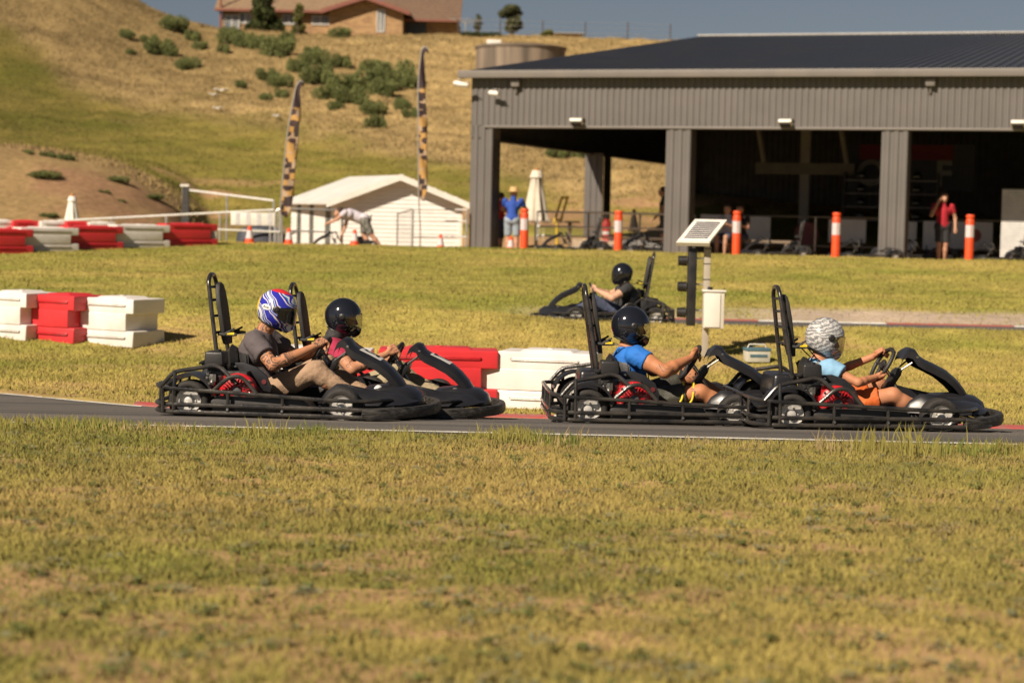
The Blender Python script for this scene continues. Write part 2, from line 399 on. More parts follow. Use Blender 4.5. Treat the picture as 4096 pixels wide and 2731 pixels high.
# tracks
def strip(name, y0f, y1f, xs, mat, dz=.0, ny=8, label=None):
    xs = np.asarray(xs, float); A = np.array([y0f(x) for x in xs]); B = np.array([y1f(x) for x in xs])
    t = np.linspace(0, 1, ny); Yg = A[:, None]*(1-t)+B[:, None]*t; Xg = np.repeat(xs[:, None], ny, 1)
    Zg = ground(Xg, Yg, False)+dz
    V = np.stack([Xg.ravel(), Yg.ravel(), Zg.ravel()], 1); ix = np.arange(len(xs)*ny).reshape(len(xs), ny)
    Fq = np.stack([ix[:-1, :-1].ravel(), ix[1:, :-1].ravel(), ix[1:, 1:].ravel(), ix[:-1, 1:].ravel()], 1)
    return tag(link(name, np_mesh(name, V, Fq, 4, mat)), kind='structure')
asph = pm('asphalt', (.080, .073, .069), (.150, .134, .120), 1.5, .85, 0, .6, 90, spec=.3, stretch=(.12, 2.2, 1), detail=8)
XS = np.linspace(-60, 60, 401)
strip('track', lambda x: 11.92, lambda x: float(road_far(x)), XS, asph, .0, 14)
strip('back_track', lambda x: 24.86, lambda x: 27.7, XS, asph, .004, 6)
wpaint = pm('white_line_paint', (.72, .70, .64), (.5, .48, .44), 6, .6, bump=.1)
rpaint = pm('red_kerb_paint', (.44, .06, .055), (.30, .12, .10), 14, .6, bump=.1)
strip('edge_line', lambda x: 12.04, lambda x: 12.13, XS, wpaint, .005, 2)
strip('far_edge_line', lambda x: float(road_far(x))-.14, lambda x: float(road_far(x))-.05, np.linspace(-30, -3.0, 90), wpaint, .005, 2)
def kerb(x0, x1, y, mat, name='kerb'):
    n = max(2, int((x1-x0)/.15)); mb = MB(); vs = []
    for i in range(n+1):
        x = x0+(x1-x0)*i/n; yy = y(x); z = float(ground(x, yy, False))
        vs += [(x, yy-.02, z-.03), (x, yy, z+.006), (x, yy+.11, z+.020), (x, yy+.15, z+.018), (x, yy+.17, z-.05)]
    fs = [(i*5+k, i*5+k+1, i*5+k+6, i*5+k+5) for i in range(n) for k in range(4)]+[(0, 1, 2, 3, 4), tuple(n*5+k for k in range(5))]
    mb.add(vs, fs); return tag(mb.build(name, mat), kind='structure')
x = -3.1; k = 0
while x < 9:
    nx = x+(.95 if k % 2 else 1.25)
    if not (1.7 < x < 2.5): kerb(x, nx-.006, lambda q: float(road_far(q)), rpaint if k % 2 == 0 else wpaint)
    x = nx; k += 1
x = 1.7; k = 1
while x < 12:
    nx = x+1.85
    kerb(x, nx-.006, lambda q: 27.72, wpaint if k % 2 == 0 else rpaint); x = nx; k += 1
# ------------------------------------------------------------------ go karts
blackp = pm('black_powder_coat', (.012, .012, .013), (.042, .037, .031), 9, .28, 0, .12, 60, coat=.4, rr=.1)
blackpl = pm('black_plastic', (.010, .010, .011), (.020, .019, .019), 7, .42, 0, .1, 120, rr=.12)
satin = pm('satin_black_plastic', (.012, .012, .015), (.020, .020, .023), 5, .33, coat=.15, rr=.08)
rubber = pm('tyre_rubber', (.012, .011, .010), (.026, .023, .021), 14, .8, bump=.3)
rimm = pm('rim_metal', (.62, .60, .56), (.46, .44, .42), 20, .35, .35, rr=.1)
chrome = pm('bright_steel', (.6, .58, .55), (.5, .48, .46), 20, .22, 1)
redm = pm('red_engine_paint', (.50, .012, .018), (.38, .01, .014), 12, .35, coat=.3)
dred = pm('dark_slots', (.012, .004, .004), None, 9, .7)
worn = pm('scraped_bumper', (.010, .010, .010), (.06, .055, .048), 26, .5, 0, .4, 40, rr=.15, stretch=(.25, 1, 3))
dark = pm('dark_metal', (.03, .03, .03), (.07, .065, .06), 30, .5, .6)
belt = pm('belt_webbing', (.02, .02, .02), (.04, .04, .04), 60, .8)
beltg = pm('grey_webbing', (.25, .23, .20), None, 60, .8)
yel = pm('yellow_webbing', (.75, .55, .02), None, 30, .6)
grn = pm('green_plastic', (.01, .30, .07), None, 30, .5)
platem = pm('number_plate_white', (.62, .60, .58), (.5, .48, .47), 9, .5)
ink = pm('black_print', (.015, .015, .02), None, 9, .5)
HW = .60
def loop_path(x0, x1, hw, z, z1=None, c=.12):
    z1 = z if z1 is None else z1
    zz = lambda x: z+(z1-z)*(x-x0)/(x1-x0)
    return [(x0, -hw+c, zz(x0)), (x0+c, -hw, zz(x0)), (x1-c, -hw, zz(x1)), (x1, -hw+c, zz(x1)), (x1, hw-c, zz(x1)), (x1-c, hw, zz(x1)), (x0+c, hw, zz(x0)), (x0, hw-c, zz(x0))]
def sweep_wheel(root, x, y, r, wd, out):
    e = empty('wheel', (x, y, r)); e.parent = root; e.rotation_euler = (R(90), 0, 0)
    h = wd/2
    if ('tyre', r, wd) not in KM:
        mb = MB(); p = []
        for k in range(15):
            a = -math.pi*.5+math.pi*2*k/14
        prof = [(.62*r, -h*.82), (.80*r, -h), (.93*r, -h*.93), (.985*r, -h*.72), (r, -h*.3), (r, h*.3), (.985*r, h*.72), (.93*r, h*.93), (.80*r, h), (.62*r, h*.82), (.60*r, 0), (.62*r, -h*.82)]
        mb.lathe(prof, 40, cap=False)
        KM[('tyre', r, wd)] = mb.mesh('tyre', rubber, ang=60)
        mb = MB(); mb.lathe([(.60*r, -h*.8), (.64*r, -h*.86), (.60*r, -h*.8), (.54*r, -h*.62), (.24*r, -h*.55), (.2*r, -h*.9), (.10*r, -h*.95), (1e-4, -h*.95)], 32, cap=False)
        mb.lathe([(.60*r, h*.8), (.64*r, h*.86), (.60*r, h*.8), (.54*r, h*.62), (.24*r, h*.55), (.2*r, h*.9), (.1*r, h*.95), (1e-4, h*.95)], 32, cap=False)
        mb.lathe([(.60*r, -h*.8), (.60*r, h*.8)], 32, cap=False)
        for k in range(5):
            a = k*2*math.pi/5
            for s in (-1, 1):
                mb.lathe([(.022*r*2, 0), (.022*r*2, .01), (1e-4, .012)], 8, Matrix.Translation((.33*r*math.cos(a), .33*r*math.sin(a), s*h*.58)) @ (Matrix.Rotation(math.pi, 4, 'X') if s < 0 else Matrix()))
        KM[('rim', r, wd)] = mb.mesh('rim', rimm)
    link('tyre', KM[('tyre', r, wd)], e); link('rim', KM[('rim', r, wd)], e)
KM = {}
def part(root, name, key, fn, mats, loc=None, rot=None, **k):
    if key not in KM: mb = MB(); fn(mb); KM[key] = mb.mesh(name, mats, **k)
    return link(name, KM[key], root, loc, rot)
def kart(loc, yaw, label, number=None, group='go karts racing on the near track', pitch=0, roll=0):
    root = empty('go_kart', loc, yaw, label, 'go kart', group, rot=(roll, pitch, yaw))
    p = lambda name, fn, mats, **k: part(root, name, name+str(k.pop('key', '')), fn, mats, **k)
    # cage rails
    p('lower_rail', lambda m: m.tube(loop_path(-.255, 1.44, HW, .072), .015, 10, True, fil=.1), blackp)
    p('middle_rail', lambda m: m.tube(loop_path(-.255, 1.38, HW, .122), .015, 10, True, fil=.1), blackp)
    p('upper_rail', lambda m: m.tube([(1.36, -.36, .175), (1.22, -HW+.02, .178), (1.0, -HW, .18), (-.15, -HW, .232), (-.25, -HW+.12, .24), (-.25, HW-.12, .24), (-.15, HW, .232), (1.0, HW, .18), (1.22, HW-.02, .178), (1.36, .36, .175)], .014, 10, False, fil=.1), blackp)
    for s in (-1, 1):
        for x, za, zb in ((-.09, .07, .232), (.285, .07, .215), (.66, .07, .195), (-.165, .07, .23)):
            p('rail_post', lambda m: m.tube([(x, s*HW, za), (x, s*HW, zb)], .0125, 8), blackp, key=(s, x))
    for y in (-.36, -.12, .12, .36):
        p('rear_post', lambda m: m.tube([(-.255, y, .07), (-.25, y, .24)], .0115, 8), blackp, key=y)
    for s in (-1, 1):
        def cage(m):
            m.tube([(-.19, s*(HW-.03), .235), (-.10, s*(HW-.03), .34), (.0, s*(HW-.05), .357), (.16, s*(HW-.08), .385), (.21, s*(HW-.08), .375), (.335, s*(HW-.04), .27)], .0145, 10, fil=.05)
            m.tube([(-.09, s*(HW-.01), .225), (-.09, s*(HW-.03), .35)], .0135, 8)
        p('rear_cage', cage, blackp, key=s)
        p('engine_guard', lambda m: m.tube([(.185, s*(HW-.01), .225), (.285, s*(HW-.01), .315), (.36, s*(HW-.01), .325), (.41, s*(HW-.01), .29), (.48, s*HW, .21)], .0145, 10, fil=.05), blackp, key=s)
    def bumper(m):
        pth = [(1.20, -HW+.0, .10), (1.32, -HW+.04, .10), (1.50, -.40, .10), (1.60, -.18, .10), (1.615, 0, .10), (1.60, .18, .10), (1.50, .40, .10), (1.32, HW-.04, .10), (1.20, HW, .10)]
        pts = fillet([Vector(q) for q in pth], .14); n = len(pts); sec = [(-.022, -.034), (.022, -.036), (.030, -.018), (.030, .02), (.020, .036), (-.022, .034)]
        vs = []; fs = []
        for i, q in enumerate(pts):
            t = (pts[min(i+1, n-1)]-pts[max(i-1, 0)]).normalized(); o = Vector((t.y, -t.x, 0))
            for a, b in sec: vs.append(q+o*a+Vector((0, 0, b)))
        for i in range(n-1):
            for k in range(6): fs.append((i*6+k, (i+1)*6+k, (i+1)*6+(k+1) % 6, i*6+(k+1) % 6))
        fs += [tuple(range(6)), tuple((n-1)*6+k for k in range(6))[::-1]]; m.add(vs, fs)
    p('front_bumper', bumper, worn, ang=50)
    # chassis
    def pan(m):
        m.box((.55, 0, .052), (1.35, .62, .02)); m.box((.25, 0, .075), (.9, .05, .03))
        for s in (-1, 1): m.tube([(-.2, s*.30, .07), (.7, s*.34, .065), (1.3, s*.22, .07)], .014, 8, fil=.1)
        m.tube([(0, -.46, .14), (0, .46, .14)], .018, 10); m.tube([(1.05, -.44, .13), (1.05, .44, .13)], .013, 8)
        for x in (.28, .66): m.tube([(x, -HW, .075), (x, HW, .075)], .011, 8)
    p('chassis', pan, blackpl)
    for s in (-1, 1):
        def pod(m):
            m.prism([(.17, .055), (.82, .055), (.86, .10), (.80, .175), (.72, .185), (.20, .185), (.15, .15)], s*.565, s*.36)
        p('side_pod', pod, pm('charcoal_plastic', (.024, .023, .023), (.042, .039, .036), 6, .5, bump=.1), key=s, bevel=.018)
        def fender(m):
            pr = []
            for k in range(13):
                a = R(12+k*12.5); pr.append((math.cos(a)*.185-.0, .145+math.sin(a)*.19))
            inner = [(x*.92, .145+(z-.145)*.92) for x, z in pr][::-1]
            for i in range(12):
                m.prism([pr[i], pr[i+1], inner[11-i], inner[12-i]], s*.585, s*.37)
        p('fender', fender, satin, key=s)
        p('fender_stay', lambda m: m.prism([(.075, .10), (.19, .10), (.19, .36), (.085, .36)], s*.40, s*.37), blackpl, key=s, bevel=.004)
        sweep_wheel(root, 0, s*.49, .142, .17, s); sweep_wheel(root, 1.05, s*.50, .131, .12, s)
    # engine on the right hand side
    def eng(m):
        m.box((.22, -.36, .21), (.20, .20, .17)); m.box((.16, -.40, .30), (.13, .15, .08)); m.box((.30, -.38, .32), (.16, .16, .05))
        for k in range(5): m.box((.155, -.42, .235+k*.014), (.10, .12, .004))
        m.tube([(.07, -.46, .25), (.05, -.42, .16), (.10, -.36, .13)], .014, 8); m.lathe([(.02, 0), (.024, .02), (.018, .05)], 12, Matrix.Translation((.115, -.49, .26)))
    e = p('engine', eng, dark, bevel=.004)
    def shroud(m):
        M = Matrix.Translation((.325, -.50, .215)) @ Matrix.Rotation(R(90), 4, 'X')
        m.lathe([(.05, -.11), (.115, -.10), (.123, -.02), (.122, .0), (.112, .012), (.085, .026), (.045, .030), (.040, .024), (1e-4, .024)], 40, M)
        m.prism([(.18, .20), (.30, .16), (.33, .31), (.24, .335), (.19, .30)], -.475, -.40)
    rc = part(e, 'recoil_cover', 'recoil', shroud, redm)
    def slots(m):
        for k in range(26):
            a = k*2*math.pi/26; M = Matrix.Translation((.325, -.524, .215)) @ Matrix.Rotation(a, 4, 'Y') @ Matrix.Rotation(R(14), 4, 'X')
            m.box(M @ Vector((0, 0, .082)), (.0055, .006, .032), (Matrix.Rotation(a, 4, 'Y')).to_3x3().to_4x4())
            if k % 2: m.box((Matrix.Translation((.325, -.532, .215)) @ Matrix.Rotation(a, 4, 'Y')) @ Vector((0, 0, .055)), (.006, .006, .014), Matrix.Rotation(a, 4, 'Y'))
    part(rc, 'cooling_slots', 'slots', slots, dred, smooth=False)
    part(rc, 'hub_cap', 'hubcap', lambda m: m.lathe([(.034, 0), (.034, .006), (.028, .010), (1e-4, .011)], 24, Matrix.Translation((.325, -.530, .215)) @ Matrix.Rotation(R(90), 4, 'X')), pm('grey_cap', (.05, .05, .055), (.09, .09, .09), 9, .3))
    blt = lambda m: m.lathe([(.009, 0), (.009, .006), (1e-4, .008)], 8)
    for a in (40, 140, 200, 320): part(e, 'bolt', 'bolt', blt, chrome, (.325+.113*math.cos(R(a)), -.515, .215+.113*math.sin(R(a))), (R(90), 0, 0))
    for c_ in ((.285, -.612, .097), (.66, -.612, .097), (.275, -.363, .372)): part(root, 'bolt', 'bolt', blt, chrome, c_, (R(90), 0, 0))
    p('air_filter_box', lambda m: m.box((.155, -.42, .43), (.135, .16, .095), taper=(.93, .93)), blackpl, bevel=.016, seg=3)
    p('breather', lambda m: m.lathe([(.014, -.03), (.018, 0), (.028, .004), (.030, .016), (.018, .02)], 14, Matrix.Translation((.08, -.47, .395)) @ Matrix.Rotation(R(-25), 4, 'Y')), blackpl); p('filter_knob', lambda m: m.lathe([(.02, 0), (.02, .012), (1e-4, .016)], 12, Matrix.Translation((.17, -.42, .476))), blackpl)
    p('carburettor', lambda m: (m.lathe([(.018, 0), (.022, .01), (.022, .03), (.01, .045)], 12, Matrix.Translation((.15, -.50, .245))), m.box((.15, -.49, .30), (.05, .03, .05)), m.box((.12, -.5, .33), (.02, .02, .03))), pm('carb_metal', (.30, .29, .27), (.12, .11, .10), 40, .35, .8), bevel=.003)
    p('oil_tag', lambda m: m.box((.245, -.478, .24), (.022, .004, .05)), platem)
    # seat side cover (curved guard beside the driver)
    def guard(m):
        poly = [(.235, .395), (.33, .40), (.42, .37), (.49, .315), (.525, .24), (.52, .20), (.46, .21), (.40, .27), (.33, .33), (.25, .355)]
        m.prism(poly, -.36, -.335)
    p('seat_side_guard', guard, satin, bevel=.006)
    p('guard_hole', lambda m: m.lathe([(.017, 0), (.017, .004), (1e-4, .004)], 16, Matrix.Translation((.475, -.362, .272)) @ Matrix.Rotation(R(90), 4, 'X')), pm('shadow_red', (.12, .01, .012), None, 9, .6))
    # seat shell
    def seat(m):
        prof = [(.62, .10), (.50, .075), (.36, .075), (.27, .12), (.235, .22), (.215, .33), (.20, .43), (.185, .46)]
        vs = []; fs = []; n = 11
        for i, (x, z) in enumerate(prof):
            w = .20+.01*i if i < 5 else .25-.03*(i-4)
            for k in range(n):
                t = -1+2*k/(n-1); wrap = abs(t)**4
                vs.append((x+.12*wrap*(1 if i > 2 else .3), t*w, z+.09*wrap*(1 if i < 5 else .15)))
        for i in range(len(prof)-1):
            for k in range(n-1): fs.append((i*n+k, i*n+k+1, (i+1)*n+k+1, (i+1)*n+k))
        m.add(vs, fs); m.add([(a-.012, b*1.05, c-.012) for a, b, c in vs], [q[::-1] for q in fs])
        m.lathe([(.03, 0), (.10, .02), (.13, .05), (.10, .085), (.02, .10)], 20, Matrix.Translation((.16, -.12, .37)) @ Matrix.Rotation(R(80), 4, 'Y'))
    p('seat', seat, blackpl)
    p('fuel_tank', lambda m: m.box((.06, .06, .30), (.20, .40, .16), taper=(.8, .9)), satin, bevel=.03, seg=3)
    # head-rest hoop
    def hoop(m):
        m.tube([(.10, -.165, .36), (.075, -.15, .52), (.035, -.125, .77), (.008, -.10, .935), (.004, -.05, .985), (.004, .05, .985), (.008, .10, .935), (.035, .125, .77), (.075, .15, .52), (.10, .165, .36)], .0155, 12, fil=.07)
        for z, hw in ((.90, .105), (.81, .118), (.70, .13), (.585, .14)):
            x = .035+(.78-z)*.155; m.tube([(x, -hw, z), (x+.025, -hw*.3, z), (x+.025, hw*.3, z), (x, hw, z)], .010, 8)
    p('head_rest_hoop', hoop, blackp)
    def pad(m):
        pts = [(-.07, .50), (-.10, .56), (-.105, .78), (-.085, .87), (-.05, .92), (0, .935), (.05, .92), (.085, .87), (.105, .78), (.10, .56), (.07, .50)]
        f = [(.035+(.78-z)*.155+.03, y, z) for y, z in pts]; b = [(x+.035, y*.96, z) for x, y, z in f]; n = len(pts)
        m.add(f+b, [tuple(range(n)), tuple(range(2*n-1, n-1, -1))]+[(i, i+n, (i+1) % n+n, (i+1) % n) for i in range(n)])
    p('head_rest_pad', pad, pm('black_vinyl', (.02, .019, .018), (.028, .026, .024), 30, .62, bump=.15), bevel=.010, seg=3)
    # steering
    C = Vector((.79, 0, .45)); U = Vector((.50, 0, .866)).normalized(); Y = Vector((0, 1, 0)); Nn = Y.cross(U)
    def wheel_ring(m):
        pts = []
        for k in range(28):
            a = k*2*math.pi/28; rr_ = .138 if not (R(55) < a < R(125)) else .125
            pts.append(C+Y*math.cos(a)*rr_+U*math.sin(a)*rr_)
        m.tube(pts, .0145, 10, True)
        for a in (R(0), R(180), R(270)): m.tube([C, C+(Y*math.cos(a)+U*math.sin(a))*.13], [.016, .010], 8)
        m.lathe([(.035, -.01), (.04, 0), (.034, .014), (1e-4, .018)], 16, Matrix.Translation(C) @ Nn.to_track_quat('Z', 'Y').to_matrix().to_4x4())
    p('steering_wheel', wheel_ring, pm('grip_rubber', (.02, .019, .02), None, 30, .6))
    p('steering_column', lambda m: (m.tube([C, C+Vector((.05, 0, -.07)), (.93, 0, .24), (1.02, 0, .10)], [.014, .013, .011, .010], 10), m.lathe([(.018, 0), (.02, .01), (.02, .03), (.012, .04)], 12, Matrix.Translation(C+Vector((.012, 0, -.045))))), chrome)
    def ped(m):
        m.prism([(.80, .285), (.855, .285), (.915, .375), (.925, .415), (.90, .43), (.87, .405)], -.05, .05)
    p('steering_pedestal', ped, blackpl, bevel=.01)
    for s in (-1, 1): p('panel_stay', lambda m: m.tube([(.89, s*.04, .40), (.985, s*.07, .47)], .007, 8), key=s, mats=pm('stay_metal', (.35, .34, .32), None, 9, .4, .8))
    # front panel
    cx = [(.925, .505), (.945, .555), (.975, .575), (1.01, .565), (1.04, .52), (1.08, .495), (1.16, .46), (1.24, .42), (1.31, .365), (1.37, .30), (1.42, .225), (1.445, .185)]
    W = [.085, .09, .10, .11, .125, .135, .14, .14, .13, .115, .09, .07]
    def panel(m):
        n = 7; vs = []
        for (x, z), w_ in zip(cx, W):
            for k in range(n):
                t = -1+2*k/(n-1); vs.append((x-.02*abs(t)**3, t*w_, z-.022*abs(t)**3))
        m_ = len(cx); fs = [(i*n+k, (i+1)*n+k, (i+1)*n+k+1, i*n+k+1) for i in range(m_-1) for k in range(n-1)]
        m.add(vs, fs)
        for s in (0, n-1):          # side flanges
            a = [vs[i*n+s] for i in range(m_)]; b = [(x-.012, y*.97, z-.045) for x, y, z in a]
            m.add(a+b, [(i, i+1, m_+i+1, m_+i) for i in range(m_-1)])
        m.add([(x-.006, y*.94, z-.012) for x, y, z in vs], [q[::-1] for q in fs])
    p('front_panel', panel, satin, ang=50)
    def surf(u, v, off=.003):       # point on the panel: u across -1..1, v along (x value)
        for i in range(len(cx)-1):
            if cx[i][0] <= v <= cx[i+1][0]:
                t = (v-cx[i][0])/(cx[i+1][0]-cx[i][0]); z = cx[i][1]*(1-t)+cx[i+1][1]*t; w_ = W[i]*(1-t)+W[i+1]*t
                nrm = Vector((cx[i][1]-cx[i+1][1], 0, cx[i+1][0]-cx[i][0])).normalized()
                return Vector((v-.02*abs(u)**3, u*w_, z-.022*abs(u)**3))+nrm*off
    fp = [c for c in root.children if c.name.startswith('front_panel')][0]
    def plate(m):
        n = 9; vs = [surf(-.62+1.24*j/4, 1.085+.15*i/(n-1)) for i in range(n) for j in range(5)]
        m.add(vs, [(i*5+j, (i+1)*5+j, (i+1)*5+j+1, i*5+j+1) for i in range(n-1) for j in range(4)])
    if number is not None:
        part(fp, 'number_plate', 'nplate', plate, platem)
        me = text_mesh(str(number), .15, ink, 0, True)
        for v in me.vertices: v.co = surf(max(-.6, min(.6, -v.co.x/.11)), min(1.23, max(1.09, 1.16-v.co.y*1.0)), .006)
        link('number', me, fp)
    for s in (-1, 1): p('panel_bolt', lambda m: m.lathe([(.010, 0), (.010, .005), (1e-4, .007)], 8, Matrix.Translation((1.005, s*.116, .512)) @ Matrix.Rotation(R(90*-s), 4, 'X')), chrome, key=s)
    # nose fairing: two shaped wings and a domed nose
    for s in (-1, 1):
        def wing(m):
            st = [(.84, .30, .135, .11, .31), (.90, .30, .22, .12, .34), (.97, .30, .27, .12, .38), (1.03, .30, .27, .12, .41), (1.10, .29, .255, .12, .45), (1.20, .27, .235, .12, .47), (1.32, .20, .225, .12, .44), (1.42, .12, .215, .12, .36), (1.49, .03, .175, .13, .22), (1.52, .0, .15, .135, .14)]
            vs = []; n = 7
            for x, yi, zt, zb, yo in st:
                for k in range(n):
                    t = k/(n-1); y = yi+(yo-yi)*t
                    z = zt*(1-t**2.2)+(zb+.02)*t**2.2
                    vs.append((x, s*y, z))
                vs.append((x, s*yi, zb)); 
            q = n+1; fs = [(i*q+k, (i+1)*q+k, (i+1)*q+k+1, i*q+k+1) for i in range(len(st)-1) for k in range(n-1)]
            fs += [(i*q+n, (i+1)*q+n, (i+1)*q, i*q) for i in range(len(st)-1)]+[tuple(range(q))]
            m.add(vs, fs)
        p('nose_wing', wing, satin, key=s, ang=60)
    def nose(m):
        m.lathe([(1e-4, .12), (.20, .10), (.27, .06), (.30, .0), (.30, -.02)], 28, Matrix.Translation((1.30, 0, .14)) @ Matrix.Diagonal((.80, 1.0, 1, 1)))
    p('nose_cone', nose, satin)
    for s in (-1, 1):
        p('pedal', lambda m: (m.box((1.24, s*.10, .16), (.012, .06, .10), Matrix.Rotation(R(15), 4, 'Y')), m.tube([(1.24, s*.10, .12), (1.20, s*.10, .06)], .006, 6)), grn if s < 0 else chrome, key=s, bevel=.003)
    for s in (-1, 1):
        def straps(m):
            m.tube([(.085, s*.11, .575), (.15, s*.12, .57), (.22, s*.13, .575)], .011, 8); m.lathe([(.012, -.02), (.015, 0), (.012, .03)], 10, Matrix.Translation((.15, s*.12, .58)) @ Matrix.Rotation(R(60), 4, 'Y'))
            m.tube([(.15, s*.12, .57), (.175, s*.11, .60), (.20, s*.12, .615)], .008, 6)
        p('belt_reel', straps, belt, key=s)
    return root

# ------------------------------------------------------------------ helmets and drivers
def hr(az, el):                     # helmet radius
    d = Vector((math.cos(el)*math.cos(az), math.cos(el)*math.sin(az), math.sin(el)))
    a, b, c = .142, .120, .143
    if d.x < 0: a = .138
    r = 1/math.sqrt((d.x/a)**2+(d.y/b)**2+(d.z/c)**2)
    e = math.degrees(el); A = abs(math.degrees(az))
    ch = math.exp(-((e+42)/22)**2)*max(0, math.cos(min(A, 90)*math.pi/180))**1.2
    r += .042*ch
    # slight spoiler ridge at the back
    r += .006*math.exp(-((A-180)/40)**2)*math.exp(-((e-10)/25)**2)
    return d, r
def hpt(az, el, off=0): d, r = hr(az, el); return d*(r+off)
def helmet(root, M, mat, visor, logo=None):
    h = empty('helmet'); h.parent = root; h.matrix_local = M
    na, ne = 72, 48; vs = []; fs = []; 
    E = [R(-80)+R(170)*j/(ne-1) for j in range(ne)]
    for j in range(ne):
        for i in range(na): vs.append(hpt(2*math.pi*i/na, E[j]))
    def eye(i, j):
        az = math.degrees(2*math.pi*(i+.5)/na); az = az-360 if az > 180 else az; el = math.degrees((E[j]+E[j+1])/2)
        lo = -26-.06*abs(az)*0; hi = 17-abs(az)*.10
        return abs(az) < 62-.5*max(0, el-5)-.6*max(0, -18-el) and lo < el < hi
    def below(p): return p.z < -.092-.30*(p.x+.10)
    for j in range(ne-1):
        for i in range(na):
            q = (j*na+i, j*na+(i+1) % na, (j+1)*na+(i+1) % na, (j+1)*na+i)
            if eye(i, j) or all(below(vs[k]) for k in q): continue
            fs.append(q)
    vs2 = list(vs)
    for k, p_ in enumerate(vs2):
        if below(p_):
            # slide onto the rim plane
            zz = -.092-.30*(p_.x+.10); p_ = Vector((p_.x, p_.y, zz)); vs2[k] = p_
    mb = MB(); mb.add(vs2, fs); n = len(vs2)
    o = mb.build('shell', mat, h, ang=60)
    so_ = o.modifiers.new('s', 'SOLIDIFY'); so_.thickness = .012; so_.offset = -1
    # trim along the rim
    rim = []
    for i in range(72):
        az = 2*math.pi*i/72; lo, hi = R(-79), R(0)
        for _ in range(24):
            m_ = (lo+hi)/2
            if below(hpt(az, m_)): lo = m_
            else: hi = m_
        rim.append(hpt(az, hi, .001))
    mb = MB(); mb.tube(rim, .0065, 8, True); mb.build('rim_trim', blackpl, h)
    mb = MB(); cols, rows = 31, 12; vv = []
    for j in range(rows):
        for i in range(cols):
            t = -1+2*i/(cols-1); el = R(-27+44*j/(rows-1)-(6*t*t)*(j/(rows-1))+3*t*t*(1-j/(rows-1))); vv.append(hpt(R(74)*t, el, .0045))
    mb.add(vv, [(j*cols+i, j*cols+i+1, (j+1)*cols+i+1, (j+1)*cols+i) for j in range(rows-1) for i in range(cols-1)]); v = mb.build('visor', visor, h)
    for s in (-1, 1):
        q = hpt(R(82*s), R(3), .001); nrm = Vector((q.x*.3, q.y, q.z*.2)).normalized()
        MM = Matrix.Translation(q) @ nrm.to_track_quat('Z', 'Y').to_matrix().to_4x4()
        mb = MB(); mb.lathe([(.024, -.004), (.024, .004), (.019, .008), (.008, .009), (.007, .006), (1e-4, .006)], 20, MM); mb.build('visor_pivot', blackpl, v)
    mb = MB(); mb.tube([hpt(R(-30)+R(60)*k/8, R(-52), .001) for k in range(9)], .006, 6); mb.build('chin_vent', ink, h)
    if logo:
        for s in (-1, 1):
            az0, el0 = s*R(118), R(2)
            fn = lambda u, v_, off: hpt(az0+s*(-u)/.125, el0+v_/.135, off) if s > 0 else hpt(az0+u/.125, el0+v_/.135, off)
            mb = MB(); c = [fn(0, 0, .002)]; ring = []
            for rr_, off in ((.5, .002), (1, .002), (1.0, .0005)):
                for k in range(28): a = k*2*math.pi/28; c.append(fn(math.cos(a)*.036*rr_, math.sin(a)*.021*rr_, off))
            f_ = [(0, 1+k, 1+(k+1) % 28) for k in range(28)]
            for q in range(2): f_ += [(1+q*28+k, 1+(q+1)*28+k, 1+(q+1)*28+(k+1) % 28, 1+q*28+(k+1) % 28) for k in range(28)]
            mb.add(c, f_); mb.build('logo_oval', pm('logo_white', (.75, .75, .72), None, 9, .3), h)
            me = text_mesh(logo, .027, ink, 0, True)
            for vt in me.vertices: vt.co = fn(vt.co.x, vt.co.y, .0028)
            link('logo_text', me, h)
    return h
def visor_mat(name, tint, alpha):
    m = bpy.data.materials.new(name); m.use_nodes = True; n = m.node_tree.nodes; l = m.node_tree.links; n.remove(n['Principled BSDF'])
    t = n.new('ShaderNodeBsdfTransparent'); t.inputs[0].default_value = (*tint, 1); g = n.new('ShaderNodeBsdfGlossy'); g.inputs['Roughness'].default_value = .06
    x = n.new('ShaderNodeMixShader'); x.inputs[0].default_value = alpha; l.new(t.outputs[0], x.inputs[1]); l.new(g.outputs[0], x.inputs[2]); l.new(x.outputs[0], n['Material Output'].inputs[0]); return m
clearv = visor_mat('clear_visor', (.70, .70, .70), .12); darkv = pm('dark_visor', (.008, .009, .012), None, 5, .08, coat=.6)
hblack = pm('gloss_black_shell', (.008, .009, .013), (.010, .011, .016), 4, .10, coat=.9)
